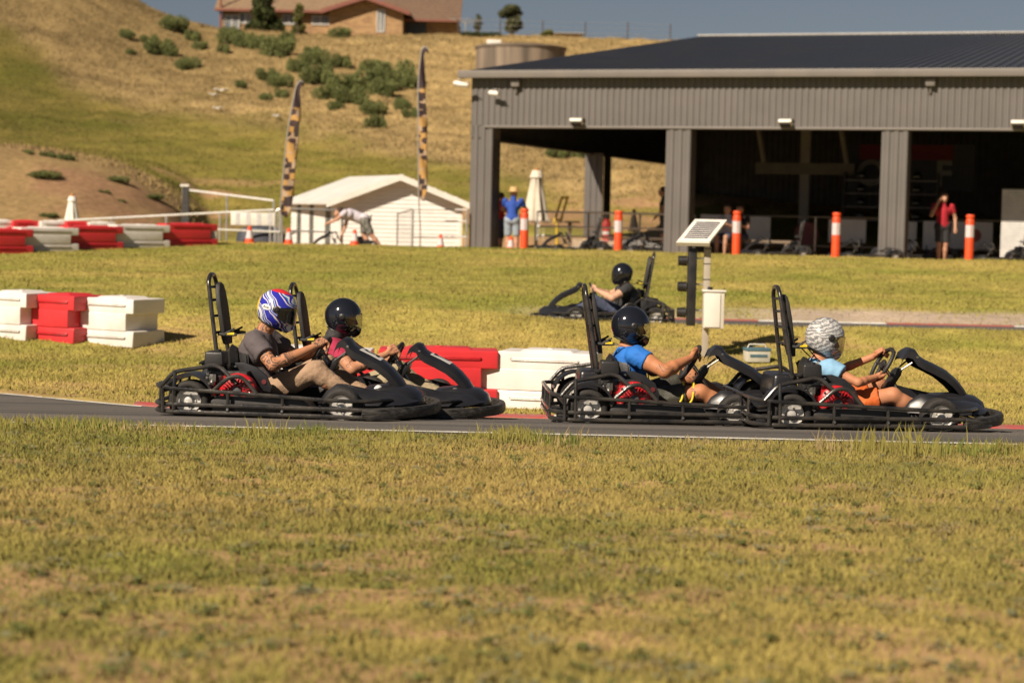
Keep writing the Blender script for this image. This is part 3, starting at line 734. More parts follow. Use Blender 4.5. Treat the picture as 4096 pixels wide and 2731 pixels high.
def helmet_art(name, kind):
    m = bpy.data.materials.new(name); m.use_nodes = True; n = m.node_tree.nodes; l = m.node_tree.links; b = n['Principled BSDF']
    b.inputs['Roughness'].default_value = .16; b.inputs['Coat Weight'].default_value = .7
    tc = n.new('ShaderNodeTexCoord'); mp = n.new('ShaderNodeMapping'); l.new(tc.outputs['Object'], mp.inputs[0])
    nz = n.new('ShaderNodeTexNoise'); nz.inputs['Detail'].default_value = 1
    ad = n.new('ShaderNodeVectorMath'); ad.operation = 'MULTIPLY_ADD'; wv = n.new('ShaderNodeTexWave'); wv.wave_type = 'BANDS'
    cr = n.new('ShaderNodeValToRGB'); cr.color_ramp.interpolation = 'CONSTANT' if kind == 0 else 'LINEAR'
    l.new(mp.outputs[0], nz.inputs[0]); l.new(nz.outputs['Color'], ad.inputs[0]); l.new(mp.outputs[0], ad.inputs[2]); l.new(ad.outputs[0], wv.inputs[0]); l.new(wv.outputs[0], cr.inputs[0])
    els = cr.color_ramp.elements
    if kind == 0:
        mp.inputs['Rotation'].default_value = (0, R(35), 0); mp.inputs['Scale'].default_value = (.8, .35, 1.3)
        nz.inputs['Scale'].default_value = 9; ad.inputs[1].default_value = (.10,)*3; wv.inputs['Scale'].default_value = 2.6; wv.inputs['Distortion'].default_value = 2.5; wv.inputs['Detail'].default_value = 1.5
        pal = [(0, (.028, .03, .34)), (.30, (.30, .42, .60)), (.36, (.66, .66, .66)), (.46, (.50, .02, .05)), (.50, (.03, .03, .36)), (.66, (.02, .28, .40)), (.72, (.62, .62, .64)), (.80, (.03, .03, .34)), (.93, (.60, .62, .64))]
    else:
        mp.inputs['Rotation'].default_value = (0, R(-38), 0); mp.inputs['Scale'].default_value = (.7, .4, 1.6)
        nz.inputs['Scale'].default_value = 6; ad.inputs[1].default_value = (.10,)*3; wv.inputs['Scale'].default_value = 10; wv.inputs['Distortion'].default_value = 9; wv.inputs['Detail'].default_value = 5; wv.inputs['Detail Scale'].default_value = 4; wv.inputs['Detail Roughness'].default_value = .75
        pal = [(0, (.13, .13, .135)), (.20, (.25, .25, .26)), (.5, (.33, .33, .33)), (.78, (.39, .39, .39)), (.95, (.60, .59, .57))]
    els[0].position = pal[0][0]; els[0].color = (*pal[0][1], 1); els[1].position = pal[1][0]; els[1].color = (*pal[1][1], 1)
    for p_, c in pal[2:]: e = els.new(p_); e.color = (*c, 1)
    out = cr.outputs[0]
    if kind == 0:      # red crown and yellow nape band
        sx = n.new('ShaderNodeSeparateXYZ'); l.new(tc.outputs['Object'], sx.inputs[0])
        for ch, lo, hi, c in (('Z', .118, .122, (.62, .03, .03)), ('X', -.118, -.123, (.72, .50, .03))):
            mr = n.new('ShaderNodeMapRange'); mr.inputs[1].default_value = lo; mr.inputs[2].default_value = hi; l.new(sx.outputs[ch], mr.inputs[0])
            mx = n.new('ShaderNodeMix'); mx.data_type = 'RGBA'; l.new(mr.outputs[0], mx.inputs[0]); l.new(out, mx.inputs[6]); mx.inputs[7].default_value = (*c, 1); out = mx.outputs[2]
    l.new(out, b.inputs['Base Color']); return m
def skin_mat(name, c, tattoo=0, arms_x=None):
    m = bpy.data.materials.new(name); m.use_nodes = True; n = m.node_tree.nodes; l = m.node_tree.links; b = n['Principled BSDF']
    b.inputs['Roughness'].default_value = .58; b.inputs['Specular IOR Level'].default_value = .3
    tc = n.new('ShaderNodeTexCoord'); nz = n.new('ShaderNodeTexNoise'); nz.inputs['Scale'].default_value = 22; l.new(tc.outputs['Object'], nz.inputs[0])
    cr = n.new('ShaderNodeValToRGB'); cr.color_ramp.elements[0].color = (*[v*.82 for v in c], 1); cr.color_ramp.elements[1].color = (*[min(1, v*1.12) for v in c], 1); l.new(nz.outputs[0], cr.inputs[0])
    out = cr.outputs[0]
    if tattoo:
        n2 = n.new('ShaderNodeTexNoise'); n2.inputs['Scale'].default_value = 9.5; n2.inputs['Detail'].default_value = .6; n2.inputs['Distortion'].default_value = 1.4; l.new(tc.outputs['Object'], n2.inputs[0])
        mm = n.new('ShaderNodeMath'); mm.operation = 'PINGPONG'; mm.inputs[1].default_value = .06; l.new(n2.outputs[0], mm.inputs[0])
        r2 = n.new('ShaderNodeValToRGB'); r2.color_ramp.elements[0].position = .010+.024*tattoo; r2.color_ramp.elements[1].position = .016+.024*tattoo
        r2.color_ramp.elements[0].color = (1, 1, 1, 1); r2.color_ramp.elements[1].color = (0, 0, 0, 1); l.new(mm.outputs[0], r2.inputs[0])
        n3 = n.new('ShaderNodeTexNoise'); n3.inputs['Scale'].default_value = 6; l.new(tc.outputs['Object'], n3.inputs[0])
        r3 = n.new('ShaderNodeValToRGB'); r3.color_ramp.elements[0].position = .60-.25*tattoo; r3.color_ramp.elements[1].position = .66-.25*tattoo; l.new(n3.outputs[0], r3.inputs[0])
        ml = n.new('ShaderNodeMath'); ml.operation = 'MULTIPLY'; l.new(r2.outputs[0], ml.inputs[0]); l.new(r3.outputs[0], ml.inputs[1])
        m3 = n.new('ShaderNodeMath'); m3.operation = 'MULTIPLY'; m3.inputs[1].default_value = .8; l.new(ml.outputs[0], m3.inputs[0])
        mx = n.new('ShaderNodeMix'); mx.data_type = 'RGBA'; l.new(m3.outputs[0], mx.inputs[0]); l.new(out, mx.inputs[6]); mx.inputs[7].default_value = (.055, .05, .045, 1); out = mx.outputs[2]
    l.new(out, b.inputs['Base Color']); return m

WC = Vector((.79, 0, .45)); WU = Vector((.50, 0, .866)); WY = Vector((0, 1, 0))
def hand_caps(c, f, t, n, side):
    """fist closed on a rim at c: f from the wrist towards the rim, t along the rim, n up and out of the palm's back"""
    out = []; wrist = c-f*.085+n*.012
    out.append((wrist, c-f*.030+n*.016+t*.018, .021, .017)); out.append((wrist, c-f*.030+n*.016-t*.020, .021, .016))
    for i, (L, r_) in enumerate(((.9, .0095), (1.0, .010), (.95, .0095), (.8, .0085))):
        o = t*((i-1.5)*.0195); k = c+o-f*.020+n*.022; a = c+o+f*.014*L+n*.022; b_ = c+o+f*.024*L-n*.004; e = c+o+f*.004-n*.022*L
        out += [(k-f*.02, k, r_*1.1, r_*1.05), (k, a, r_*1.05, r_), (a, b_, r_, r_*.95), (b_, e, r_*.95, r_*.85)]
    th = c-f*.050+t*.022; out += [(th, c-f*.018+t*.042-n*.004, .012, .0105), (c-f*.018+t*.042-n*.004, c+f*.008+t*.046-n*.004, .0105, .009)]
    return out, wrist
def driver(kroot, label, q):
    """q: pose and clothes in kart coordinates"""
    root = empty('person', kroot.location, label=label, cat='person', rot=tuple(kroot.rotation_euler)); root['group'] = 'helmeted drivers of the karts'
    hp = Vector(q.get('hip', (.36, 0, .15))); ch = Vector(q['chest']); sh = Vector(q['neck']); hc = Vector(q['head'])
    caps = []
    nk = sh+Vector((0, 0, .02))
    torso = [(hp+Vector((0, -.07, 0)), hp+Vector((0, .07, 0)), .115, .115), (hp+Vector((0, -.02, .02)), lerp(hp, ch, .5), .125, .115), (lerp(hp, ch, .5), ch, .115, .12),
             (ch+Vector((0, -.07, .0)), ch+Vector((0, .07, .0)), .105, .105), (ch+Vector((0, -.10, .055)), ch+Vector((0, .10, .055)), .072, .072), (sh+Vector((-.02, 0, -.03)), lerp(sh, hc, .6), .062, .052)]
    caps += torso; arms = []; S = []
    for s, (ang, el) in zip((-1, 1), q['hands']):
        shd = Vector(q['shoulder']); shd.y = s*shd.y
        a = R(ang); c = WC+(WY*s*math.cos(a)+WU*math.sin(a))*.138
        tt = (-WY*s*math.sin(a)+WU*math.cos(a)); elb = Vector(el); elb.y = s*elb.y
        f = (c+Vector((-.03, 0, .02))-elb).normalized(); nn_ = (WY.cross(WU)); nn_ = -nn_ if nn_.x > 0 else nn_
        nn_ = (Vector((-.2, 0, 1))-f*f.dot(Vector((-.2, 0, 1)))).normalized()
        tt = (tt-f*f.dot(tt)); 
        if tt.length < .3: tt = f.cross(nn_)
        tt = (tt-nn_*tt.dot(nn_)*.5).normalized()
        hcaps, wr = hand_caps(c, f, tt, nn_, s); wr = Vector(wr)
        mus = q.get('muscle', 1)
        up = [(shd, lerp(shd, elb, .45), .058*mus, .052*mus), (lerp(shd, elb, .45), elb, .052*mus, .041*mus)]
        fo = [(elb, lerp(elb, wr, .3), .041*mus, .044*mus), (lerp(elb, wr, .3), wr, .044*mus, .0245)]
        caps += up+fo+hcaps; S.append((shd, elb))
    legs = []
    for s, (kn, an) in zip((-1, 1), q['legs']):
        kn = Vector(kn); an = Vector(an); kn.y *= s; an.y *= s; h0 = hp+Vector((.02, s*.09, -.01)); calf = lerp(kn, an, .3)+Vector((-.01, 0, -.015))
        caps += [(h0, kn, .082, .056), (kn, calf, .054, .056), (calf, an, .056, .036), (an, an+Vector((.03, 0, -.03)), .038, .036)]
        legs.append((h0, kn, calf, an))
    # head inside the helmet
    M = Matrix.Translation(hc) @ Matrix.Rotation(R(q.get('turn', 0)), 4, 'Z') @ Matrix.Rotation(R(q.get('nod', 10)), 4, 'Y')
    hd = lambda *v: M @ Vector(v)
    caps += [(hd(0, 0, .02), hd(.0, 0, .03), .088, .088), (hd(.03, 0, -.05), hd(.04, 0, -.03), .058, .062), (hd(.095, 0, -.012), hd(.108, 0, -.038), .009, .014), (hd(.085, -.03, .018), hd(.085, .03, .018), .012, .012), (hd(.088, -.016, -.07), hd(.088, .016, -.07), .010, .010)]
    link('body', blob_mesh('body', caps, q['skin'], .0058, 5), root)
    for s in (-1, 1):
        mb = MB(); mb.lathe([(1e-4, -.011), (.008, -.008), (.011, 0), (.008, .008), (1e-4, .011)], 12, Matrix.Translation(hd(.080, s*.030, .002))); mb.build('eye', pm('eye_dark', (.06, .05, .045), None, 9, .2), root)
    # shirt
    g = .014; tc = [(a, b, ra+g, rb+g) for a, b, ra, rb in torso[:5]]
    tc.append((sh+Vector((-.02, 0, -.05)), sh+Vector((.0, 0, .012)), .085, .068, 'b'))
    for shd, elb in S: tc.append((shd+Vector((0, 0, 0)), lerp(shd, elb, q.get('sleeve', .62)), .058+.020, .055+.018, 'b'))
    link('shirt', blob_mesh('shirt', tc, q['shirt'], .008, 5, .012, 12), root)
    # trousers or shorts
    pl = [(hp+Vector((0, -.07, 0)), hp+Vector((0, .07, 0)), .128, .128)]
    for h0, kn, calf, an in legs:
        if q['trouser_len'] <= 1: pl.append((h0, lerp(h0, kn, q['trouser_len']), .104, .084, 'b'))
        else: pl += [(h0, kn, .100, .078), (kn, lerp(kn, calf, .6), .076, .070), (lerp(kn, calf, .6), lerp(kn, an, .93), .070, .056, 'b')]
    tr = link('trousers', blob_mesh('trousers', pl, q['trousers'], .008, 4, .012, 12), root)
    for i, (h0, kn, calf, an) in enumerate(legs):
        s = (-1, 1)[i]; ank = an+Vector((.015, 0, -.045)); sc = [(ank+Vector((-.03, 0, -.01)), ank+Vector((.02, 0, -.01)), .036, .04), (ank, ank+Vector((.11, s*.01, .075)), .041, .034), (ank+Vector((.11, s*.01, .075)), ank+Vector((.14, s*.012, .12)), .035, .028), (an, ank, .042, .042, 'a')]
        link('shoe', blob_mesh('shoe', sc, q['shoes'], .008, 4), root)
        if q.get('sole'):
            mb = MB(); a = ank+Vector((-.02, 0, -.045)); b_ = ank+Vector((.165, s*.012, .085)); mb.tube([a, lerp(a, b_, .5)+Vector((.012, 0, -.010)), b_], .017, 8, fil=.03); mb.build('sole', q['sole'], root)
    if q.get('balaclava'):
        link('neck_sock', blob_mesh('neck_sock', [(sh+Vector((-.02, 0, -.01)), lerp(sh, hc, .55), .075, .075), (lerp(sh, hc, .5), hd(.05, 0, -.09), .072, .06)], belt, .008, 4, .004, 30), root)
    hm = helmet(root, M, q['helmet'], q['visor'], q.get('logo'))
    # shoulder belts lying on the shirt
    for s in (-1, 1):
        y = s*.085; a = Vector((.205, s*.13, .575)); b_ = Vector((sh.x-.03, y, ch.z+.135)); c = ch+Vector((.115, y*.9, .06)); d = lerp(hp, ch, .45)+Vector((.145, y*.7, 0))
        mb = MB(); pts = fillet([a, b_, c, d], .06); n = len(pts); vs = []
        for p_ in pts: vs += [p_+Vector((0, -.018, 0)), p_+Vector((0, .018, 0)), p_+Vector((-.003, .018, -.003)), p_+Vector((-.003, -.018, -.003))]
        mb.add(vs, [(i*4+k, i*4+(k+1) % 4, (i+1)*4+(k+1) % 4, (i+1)*4+k) for i in range(n-1) for k in range(4)]); mb.build('shoulder_belt', q.get('beltm', beltg), root)
        mb = MB(); mb.tube([Vector((.15, s*.125, .578)), a+Vector((0, 0, .004))], .010, 6); mb.build('belt_tab', yel, root)
    return root

kz = lambda x, y: float(ground(x, y, False))
def kart_at(px, D, **k):
    p = P(px, 1690, D); return Vector((p.x, D, kz(p.x, D)+.004))
GK = 'helmeted drivers'
# origin = rear axle centre; half a metre beyond the near wheels
l1 = kart_at(838, 13.55); l2 = kart_at(1162, 14.6); l3 = kart_at(2322, 13.9); l4 = kart_at(3086, 13.55)
k1 = kart(l1, R(-6), 'black go kart at the left, driven by the man in the grey shirt', 2)
k2 = kart(l2, R(-7), 'black go kart half hidden behind the leftmost kart, driver in crimson shirt', 7)
k3 = kart(l3, R(3), 'black go kart with red engine, driver in bright blue shirt')
k4 = kart(l4, R(6), 'black go kart at the far right, driver in silver and white helmet')
p5 = P(2610, 1290, 25.7); l5 = Vector((p5.x, 25.7, kz(p5.x, 25.7)+.004))
k5 = kart(l5, R(180), 'black go kart driving left on the back track, beyond the blue shirted driver', group='go karts racing on the back track')
grey_shirt = pm('grey_cotton', (.095, .078, .082), (.075, .062, .066), 9, .85, bump=.25, bscale=40)
crimson = pm('crimson_cotton', (.36, .018, .06), (.28, .015, .05), 9, .85, bump=.25, bscale=40)
bluec = pm('blue_cotton', (.012, .14, .50), (.010, .11, .42), 9, .8, bump=.25, bscale=40)
pale_blue = pm('pale_blue_cotton', (.22, .42, .62), None, 9, .8)
blackc = pm('black_cotton', (.02, .02, .022), (.03, .03, .03), 9, .85, bump=.25, bscale=40)
tan = pm('tan_twill', (.36, .235, .15), (.29, .19, .12), 8, .85, bump=.35, bscale=34)
khaki = pm('khaki_twill', (.33, .27, .17), (.27, .22, .13), 8, .85, bump=.35, bscale=34)
mesh_sh = pm('black_mesh_shorts', (.028, .027, .02), (.045, .043, .03), 60, .6, bump=.3, bscale=150)
orange_sh = pm('orange_shorts', (.62, .13, .02), (.52, .10, .015), 9, .7, bump=.2, bscale=30)
denim = pm('denim', (.06, .075, .13), (.045, .055, .095), 12, .85)
whitesh = pm('white_leather', (.66, .64, .60), (.5, .48, .45), 12, .5)
greysh = pm('grey_canvas', (.12, .12, .12), None, 12, .8)
cream = pm('cream_sole', (.62, .55, .42), None, 12, .7)
driver(k1, 'person in grey t-shirt and tan trousers, tattooed arms, multicoloured blue helmet', dict(
    chest=(.34, 0, .46), neck=(.385, 0, .59), head=(.475, 0, .755), nod=14, turn=2, shoulder=(.36, .195, .54), hands=((42, (.53, .33, .385)), (5, (.55, .32, .40))),
    legs=(((.80, .17, .345), (1.08, .15, .155)), ((.80, .15, .36), (1.10, .14, .155))), skin=skin_mat('skin_tattooed', (.44, .20, .105), .75), shirt=grey_shirt, sleeve=.62,
    trousers=tan, trouser_len=2, shoes=whitesh, helmet=helmet_art('blue_helmet_paint', 0), visor=darkv, logo='Arai', beltm=beltg))
driver(k2, 'person in crimson t-shirt and khaki trousers with glossy black helmet', dict(
    chest=(.345, 0, .45), neck=(.345, 0, .585), head=(.395, 0, .75), nod=6, shoulder=(.355, .19, .53), hands=((30, (.54, .33, .38)), (-5, (.55, .31, .37))),
    legs=(((.80, .17, .29), (1.13, .13, .15)), ((.80, .15, .34), (1.16, .14, .15))), skin=skin_mat('skin_light_tattoo', (.45, .215, .12), .3), shirt=crimson, sleeve=.6,
    trousers=khaki, trouser_len=2, shoes=greysh, sole=cream, helmet=hblack, visor=clearv, balaclava=True, beltm=belt))
driver(k3, 'person in bright blue t-shirt and black shorts with yellow piping, glossy black helmet', dict(
    chest=(.335, 0, .42), neck=(.335, 0, .535), head=(.345, 0, .70), nod=6, shoulder=(.365, .20, .50), hands=((28, (.56, .34, .40)), (-28, (.56, .31, .36))), muscle=1.12,
    legs=(((.84, .19, .245), (1.14, .15, .14)), ((.82, .15, .33), (1.14, .14, .14))), skin=skin_mat('skin_tanned', (.44, .185, .088), .12), shirt=bluec, sleeve=.42,
    trousers=mesh_sh, trouser_len=.80, shoes=greysh, sole=cream, helmet=hblack, visor=clearv, beltm=beltg))
driver(k4, 'person in pale blue top and orange shorts with silver and white patterned helmet', dict(
    chest=(.35, 0, .34), neck=(.335, 0, .465), head=(.365, 0, .635), nod=14, shoulder=(.355, .165, .425), hands=((-42, (.54, .27, .34)), (35, (.56, .26, .39))), muscle=.72,
    legs=(((.82, .17, .245), (1.10, .14, .135)), ((.80, .14, .30), (1.10, .13, .14))), skin=skin_mat('skin_fair', (.46, .20, .105)), shirt=pale_blue, sleeve=.45,
    trousers=orange_sh, trouser_len=.78, shoes=greysh, sole=cream, helmet=helmet_art('silver_helmet_paint', 1), visor=clearv, beltm=belt))
driver(k5, 'person in black t-shirt and blue jeans driving the kart on the back track', dict(
    chest=(.335, 0, .42), neck=(.365, 0, .535), head=(.42, 0, .70), nod=6, shoulder=(.365, .20, .50), hands=((20, (.56, .34, .40)), (20, (.56, .31, .38))), muscle=1.1,
    legs=(((.80, .17, .34), (1.12, .15, .15)), ((.80, .15, .34), (1.12, .14, .15))), skin=skin_mat('skin_pale', (.52, .30, .20)), shirt=blackc, sleeve=.5,
    trousers=denim, trouser_len=2, shoes=greysh, helmet=hblack, visor=darkv, beltm=belt))
# yellow piping on the blue driver's shorts
tr3 = [o for o in bpy.data.objects if o.name.startswith('trousers')][2]
for k, y in ((.0, .0), (.075, 0)):
    mb = MB(); mb.tube([(.50+k*.3, -.265, .10), (.63+k, -.270, .115), (.70+k, -.262, .19), (.715+k, -.20, .30), (.72+k, -.15, .31)], .0075, 8, fil=.04); mb.build('piping', yel, tr3)
# ------------------------------------------------------------------ pit building
wallm = pm('grey_wall_sheeting', (.136, .124, .116), (.117, .107, .100), 1.2, .5, .15, rr=.06)
trimm = pm('grey_trim', (.165, .145, .128), (.14, .127, .114), 2, .45)
roofm = pm('dark_roof_sheeting', (.044, .043, .046), (.066, .064, .066), .6, .42, .2, rr=.1)
capm = pm('ridge_cap_metal', (.34, .33, .31), None, 2, .5)
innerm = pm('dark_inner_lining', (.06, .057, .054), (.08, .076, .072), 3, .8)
whitem = pm('white_paint', (.72, .69, .63), (.64, .61, .55), 3, .55, bump=.05)
steelm = pm('pale_steel', (.30, .27, .23), None, 3, .5)
concm = pm('concrete', (.30, .26, .22), (.20, .17, .15), 2.2, .85, bump=.3, stretch=(2, 2, .4))
galv = pm('galvanised_pipe', (.50, .49, .47), (.38, .38, .37), 9, .4, .6)
whitepipe = pm('white_pipe', (.75, .74, .70), None, 9, .4)
orangep = pm('orange_plastic', (.80, .085, .02), (.70, .07, .015), 6, .45)
refl = pm('white_reflective', (.62, .55, .56), (.52, .46, .47), 12, .5)
B0 = Vector((-1.10, 47.2, ZC-.80)); BY = R(-19)
bl = empty('pit_building', B0, BY, 'open grey corrugated pit building with dark roof and big door openings', 'building')
BM = Matrix.Translation(B0) @ Matrix.Rotation(BY, 4, 'Z')
def corr(m, a, b, z0, z1, amp=.022, pitch=.15):
    a = Vector(a); b = Vector(b); d = (b-a); L = d.length; d /= L; nrm = Vector((d.y, -d.x, 0)); n = max(1, int(L/pitch)); st = L/n; pts = []
    for i in range(n):
        for t, o in ((0, 0), (.3, 0), (.42, 1), (.88, 1)): pts.append(a+d*(i+t)*st+nrm*o*amp)
    pts.append(b.copy()); vs = []
    for p in pts: vs += [p+Vector((0, 0, z0)), p+Vector((0, 0, z1))]
    m.add(vs, [(2*i, 2*i+2, 2*i+3, 2*i+1) for i in range(len(pts)-1)])
EV, HD, LEN, DEP, RID = 4.17, 3.03, 30.0, 46.0, 24.0
RZ = EV+.12+3.15
m = MB(); corr(m, (0, 0, 0), (LEN, 0, 0), HD, EV); m.build('front_fascia', wallm, bl, smooth=False)
m = MB(); m.box((LEN/2, -.0, HD-.03), (LEN-.7, .10, .055)); m.build('door_head_trim', trimm, bl, bevel=.008)
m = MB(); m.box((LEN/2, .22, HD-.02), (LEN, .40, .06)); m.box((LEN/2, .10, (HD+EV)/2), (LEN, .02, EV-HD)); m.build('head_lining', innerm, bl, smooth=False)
xs_p = [(0, .56)]+[(5.04*k-.14, 5.04*k+.46) for k in range(1, 6)]
for x0, x1 in xs_p:
    m = MB(); corr(m, (x0, 0, 0), (x1, 0, 0), -.5, HD, pitch=.155); m.build('front_pillar', wallm, bl, smooth=False)
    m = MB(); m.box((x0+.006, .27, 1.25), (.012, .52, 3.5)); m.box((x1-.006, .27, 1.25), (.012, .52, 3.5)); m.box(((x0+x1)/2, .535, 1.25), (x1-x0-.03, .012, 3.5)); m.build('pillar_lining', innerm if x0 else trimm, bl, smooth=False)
SH = 2.73
m = MB(); corr(m, (0, DEP, 0), (0, .0, 0), SH, EV); m.build('side_fascia', wallm, bl, smooth=False)
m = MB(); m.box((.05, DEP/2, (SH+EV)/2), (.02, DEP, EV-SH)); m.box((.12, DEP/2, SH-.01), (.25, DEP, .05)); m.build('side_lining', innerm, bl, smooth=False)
for y0, y1 in ((.0, .55), (9.6, 10.35), (18.9, 19.9)):
    m = MB(); corr(m, (0, y1, 0), (0, y0, 0), -.5, SH); 
    if y0: corr(m, (0, y0, 0), (.55, y0, 0), -.5, SH)
    m.build('side_pillar', wallm, bl, smooth=False)
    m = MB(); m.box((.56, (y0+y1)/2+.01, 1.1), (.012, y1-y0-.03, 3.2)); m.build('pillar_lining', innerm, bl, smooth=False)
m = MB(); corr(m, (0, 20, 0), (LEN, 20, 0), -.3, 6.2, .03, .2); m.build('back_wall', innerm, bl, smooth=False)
m = MB(); corr(m, (0, DEP, 0), (0, 20, 0), -.5, SH); m.build('side_wall', wallm, bl, smooth=False)
m = MB(); m.box((LEN, DEP/2, 1.8), (.1, DEP, 4.7)); m.build('end_wall', wallm, bl)
m = MB(); m.box((LEN/2, DEP, 1.8), (LEN, .1, 4.7)); m.build('rear_wall', wallm, bl)
m = MB(); m.prism([(0, EV-.02), (RID, RZ-.06), (DEP, EV-.02)], .0, .08, Matrix(((0, 1, 0, 0), (1, 0, 0, 0), (0, 0, 1, 0), (0, 0, 0, 1)))); m.build('side_gable', wallm, bl)
m = MB(); m.box((LEN/2, DEP/2-.1, -.19), (LEN+.2, DEP, .24)); m.build('floor_slab', concm, bl)
def roof(m, ya, za, yb, zb):
    n = int((LEN+.4)/.24); st = (LEN+.4)/n; pts = []
    for i in range(n):
        for t, o in ((0, 0), (.55, 0), (.65, 1), (.90, 1)): pts.append((-.2+(i+t)*st, o*.05))
    pts.append((LEN+.2, 0)); vs = []
    for x, o in pts: vs += [(x, ya, za+o), (x, yb, zb+o)]
    m.add(vs, [(2*i, 2*i+2, 2*i+3, 2*i+1) for i in range(len(pts)-1)])
m = MB(); roof(m, -.10, EV+.14, RID, RZ); m.build('front_roof_slope', roofm, bl, smooth=False)
m = MB(); roof(m, RID, RZ, DEP+.1, EV+.14); m.build('rear_roof_slope', roofm, bl, smooth=False)
m = MB(); m.box((LEN/2, RID, RZ+.05), (LEN+.5, .35, .07)); m.build('ridge_cap', capm, bl, bevel=.01)
m = MB(); m.prism([(-.1, EV+.12), (RID, RZ+.02), (DEP+.1, EV+.12), (DEP+.1, EV-.02), (RID, RZ-.14), (-.1, EV-.02)], -.27, -.20, Matrix(((0, 1, 0, 0), (1, 0, 0, 0), (0, 0, 1, 0), (0, 0, 0, 1)))); m.build('barge_board', trimm, bl)
m = MB(); m.prism([(-.30, EV+.17), (-.30, EV-.01), (-.13, EV-.01), (-.115, EV+.14)], -.28, LEN+.2, Matrix(((0, 1, 0, 0), (1, 0, 0, 0), (0, 0, 1, 0), (0, 0, 0, 1)))); m.build('gutter', trimm, bl, bevel=.008)
for x in (1.15, 11.0):
    m = MB(); m.box((x, -.10, EV-.13), (.20, .14, .17), taper=(1.15, 1)); m.tube([(x, -.08, EV-.2), (x, -.05, EV-.36), (x, .03, EV-.40)], .035, 8); m.build('rainwater_head', trimm, bl, bevel=.01)
def flood(x, z):
    e = empty('floodlight', BM @ Vector((x, -.1, z)), BY, None, 'floodlight', 'floodlights over the pit doors')
    m = MB(); m.box((0, .03, .06), (.30, .10, .03)); m.tube([(-.1, .03, .05), (-.1, .0, -.03)], .012, 6); m.tube([(.1, .03, .05), (.1, .0, -.03)], .012, 6); m.build('bracket', trimm, e)
    m = MB(); m.box((0, -.05, -.03), (.30, .20, .08), Matrix.Rotation(R(-28), 4, 'X')); m.build('lamp_head', whitem, e, bevel=.012)
    m = MB(); m.box((0, -.075, -.085), (.24, .15, .01), Matrix.Rotation(R(-28), 4, 'X')); m.build('lens', ink, e); return e
for (x, z), lb in zip(((2.72, HD+.12), (7.75, HD+.12), (12.95, HD+.12)), ('white floodlight on the fascia above the leftmost door opening', 'white floodlight above the middle door opening, beyond the solar panel', 'white floodlight above the right hand door opening near the frame edge')):
    flood(x, z)['label'] = lb
for (x, y, z, a), lb in zip(((-.18, -.22, EV-.16, 160), (.02, -.34, EV-.20, 190), (.78, -.28, EV-.40, 170)), ('white security camera at the very corner of the pit building, under the gutter', 'white security camera just right of the corner one, pointing outwards', 'white security camera on the fascia, lowest of the three near the corner')):
    e = empty('security_camera', BM @ Vector((x, y, z)), BY+R(a), lb, 'camera', 'security cameras on the pit building')
    m = MB(); m.lathe([(.045, 0), (.06, .03), (.06, .24), (.05, .26)], 14, Matrix.Rotation(R(82), 4, 'Y')); m.build('camera_body', whitem, e)
    m = MB(); m.tube([(.05, 0, .0), (.02, .0, .06), (-.02, .18, .10)], .014, 6); m.build('bracket', whitem, e)
# inside: post, beam, braces, ducting
def inb(x, y, z): return BM @ Vector((x, y, z))
st = empty('sign_frame', inb(6.55, 9.0, 0), BY, 'pale steel post with a wide crossbar and raking braces inside the middle bay', 'frame')
m = MB(); m.box((0, 0, 1.9), (.26, .16, 4.4)); m.build('post', steelm, st)
m = MB(); m.box((0, -.12, 2.33), (2.75, .06, .32)); m.build('crossbar', pm('cream_board', (.17, .15, .11), None, 4, .6), st)
for s in (-1, 1):
    m = MB(); m.tube([(s*1.15, 0, 2.45), (s*1.15-.35, .0, 4.2)], .07, 6); m.build('brace', steelm, st)
ban = empty('banner', inb(9.2, 10.5, 2.25), BY, 'dark banner with red panel and large grey letters behind the third pillar', 'banner')
m = MB(); m.box((0, 0, .2), (3.6, .03, 1.3)); m.build('backing', ink, ban)
m = MB(); m.box((-.1, -.02, .62), (2.6, .01, .42)); m.build('red_panel', pm('banner_red', (.16, .01, .018), None, 5, .7), ban)
for tx, x in (('O', -1.05), ('F', .95)):
    me = text_mesh(tx, 1.0, pm('letter_grey', (.24, .235, .225), None, 5, .7), .004, True); o = link('letter', me, ban, (x, -.03, .0), (R(90), 0, 0))
# shelf with stock behind the third bay
shf = empty('shelf_rack', inb(9.0, 8.5, 0), BY, 'dark steel shelf rack with helmets beside the third pillar', 'shelf')
for k in range(4): m = MB(); m.box((0, 0, .95+k*.36), (2.5, .4, .03)); m.build('shelf', pm('shelf_edge', (.25, .23, .22), None, 5, .5), shf)
for x in (-1.25, 1.25): m = MB(); m.box((x, 0, 1.1), (.05, .4, 2.3)); m.build('upright', innerm, shf)
for k in range(4):
    for j in range(3):
        m = MB(); m.lathe([(.10, 0), (.13, .06), (.13, .14), (.09, .22), (.02, .25)], 12); o = m.build('helmet', hblack, None); o.matrix_world = BM @ Matrix.Translation((9.0-.8+j*.75, 8.45, .967+k*.36)); 
        tag(o, 'small dark helmet, %s on the %s shelf of the rack' % (('left', 'middle', 'right')[j], ('bottom', 'second', 'third', 'top')[k]), 'helmet', 'helmets stored on the rack')
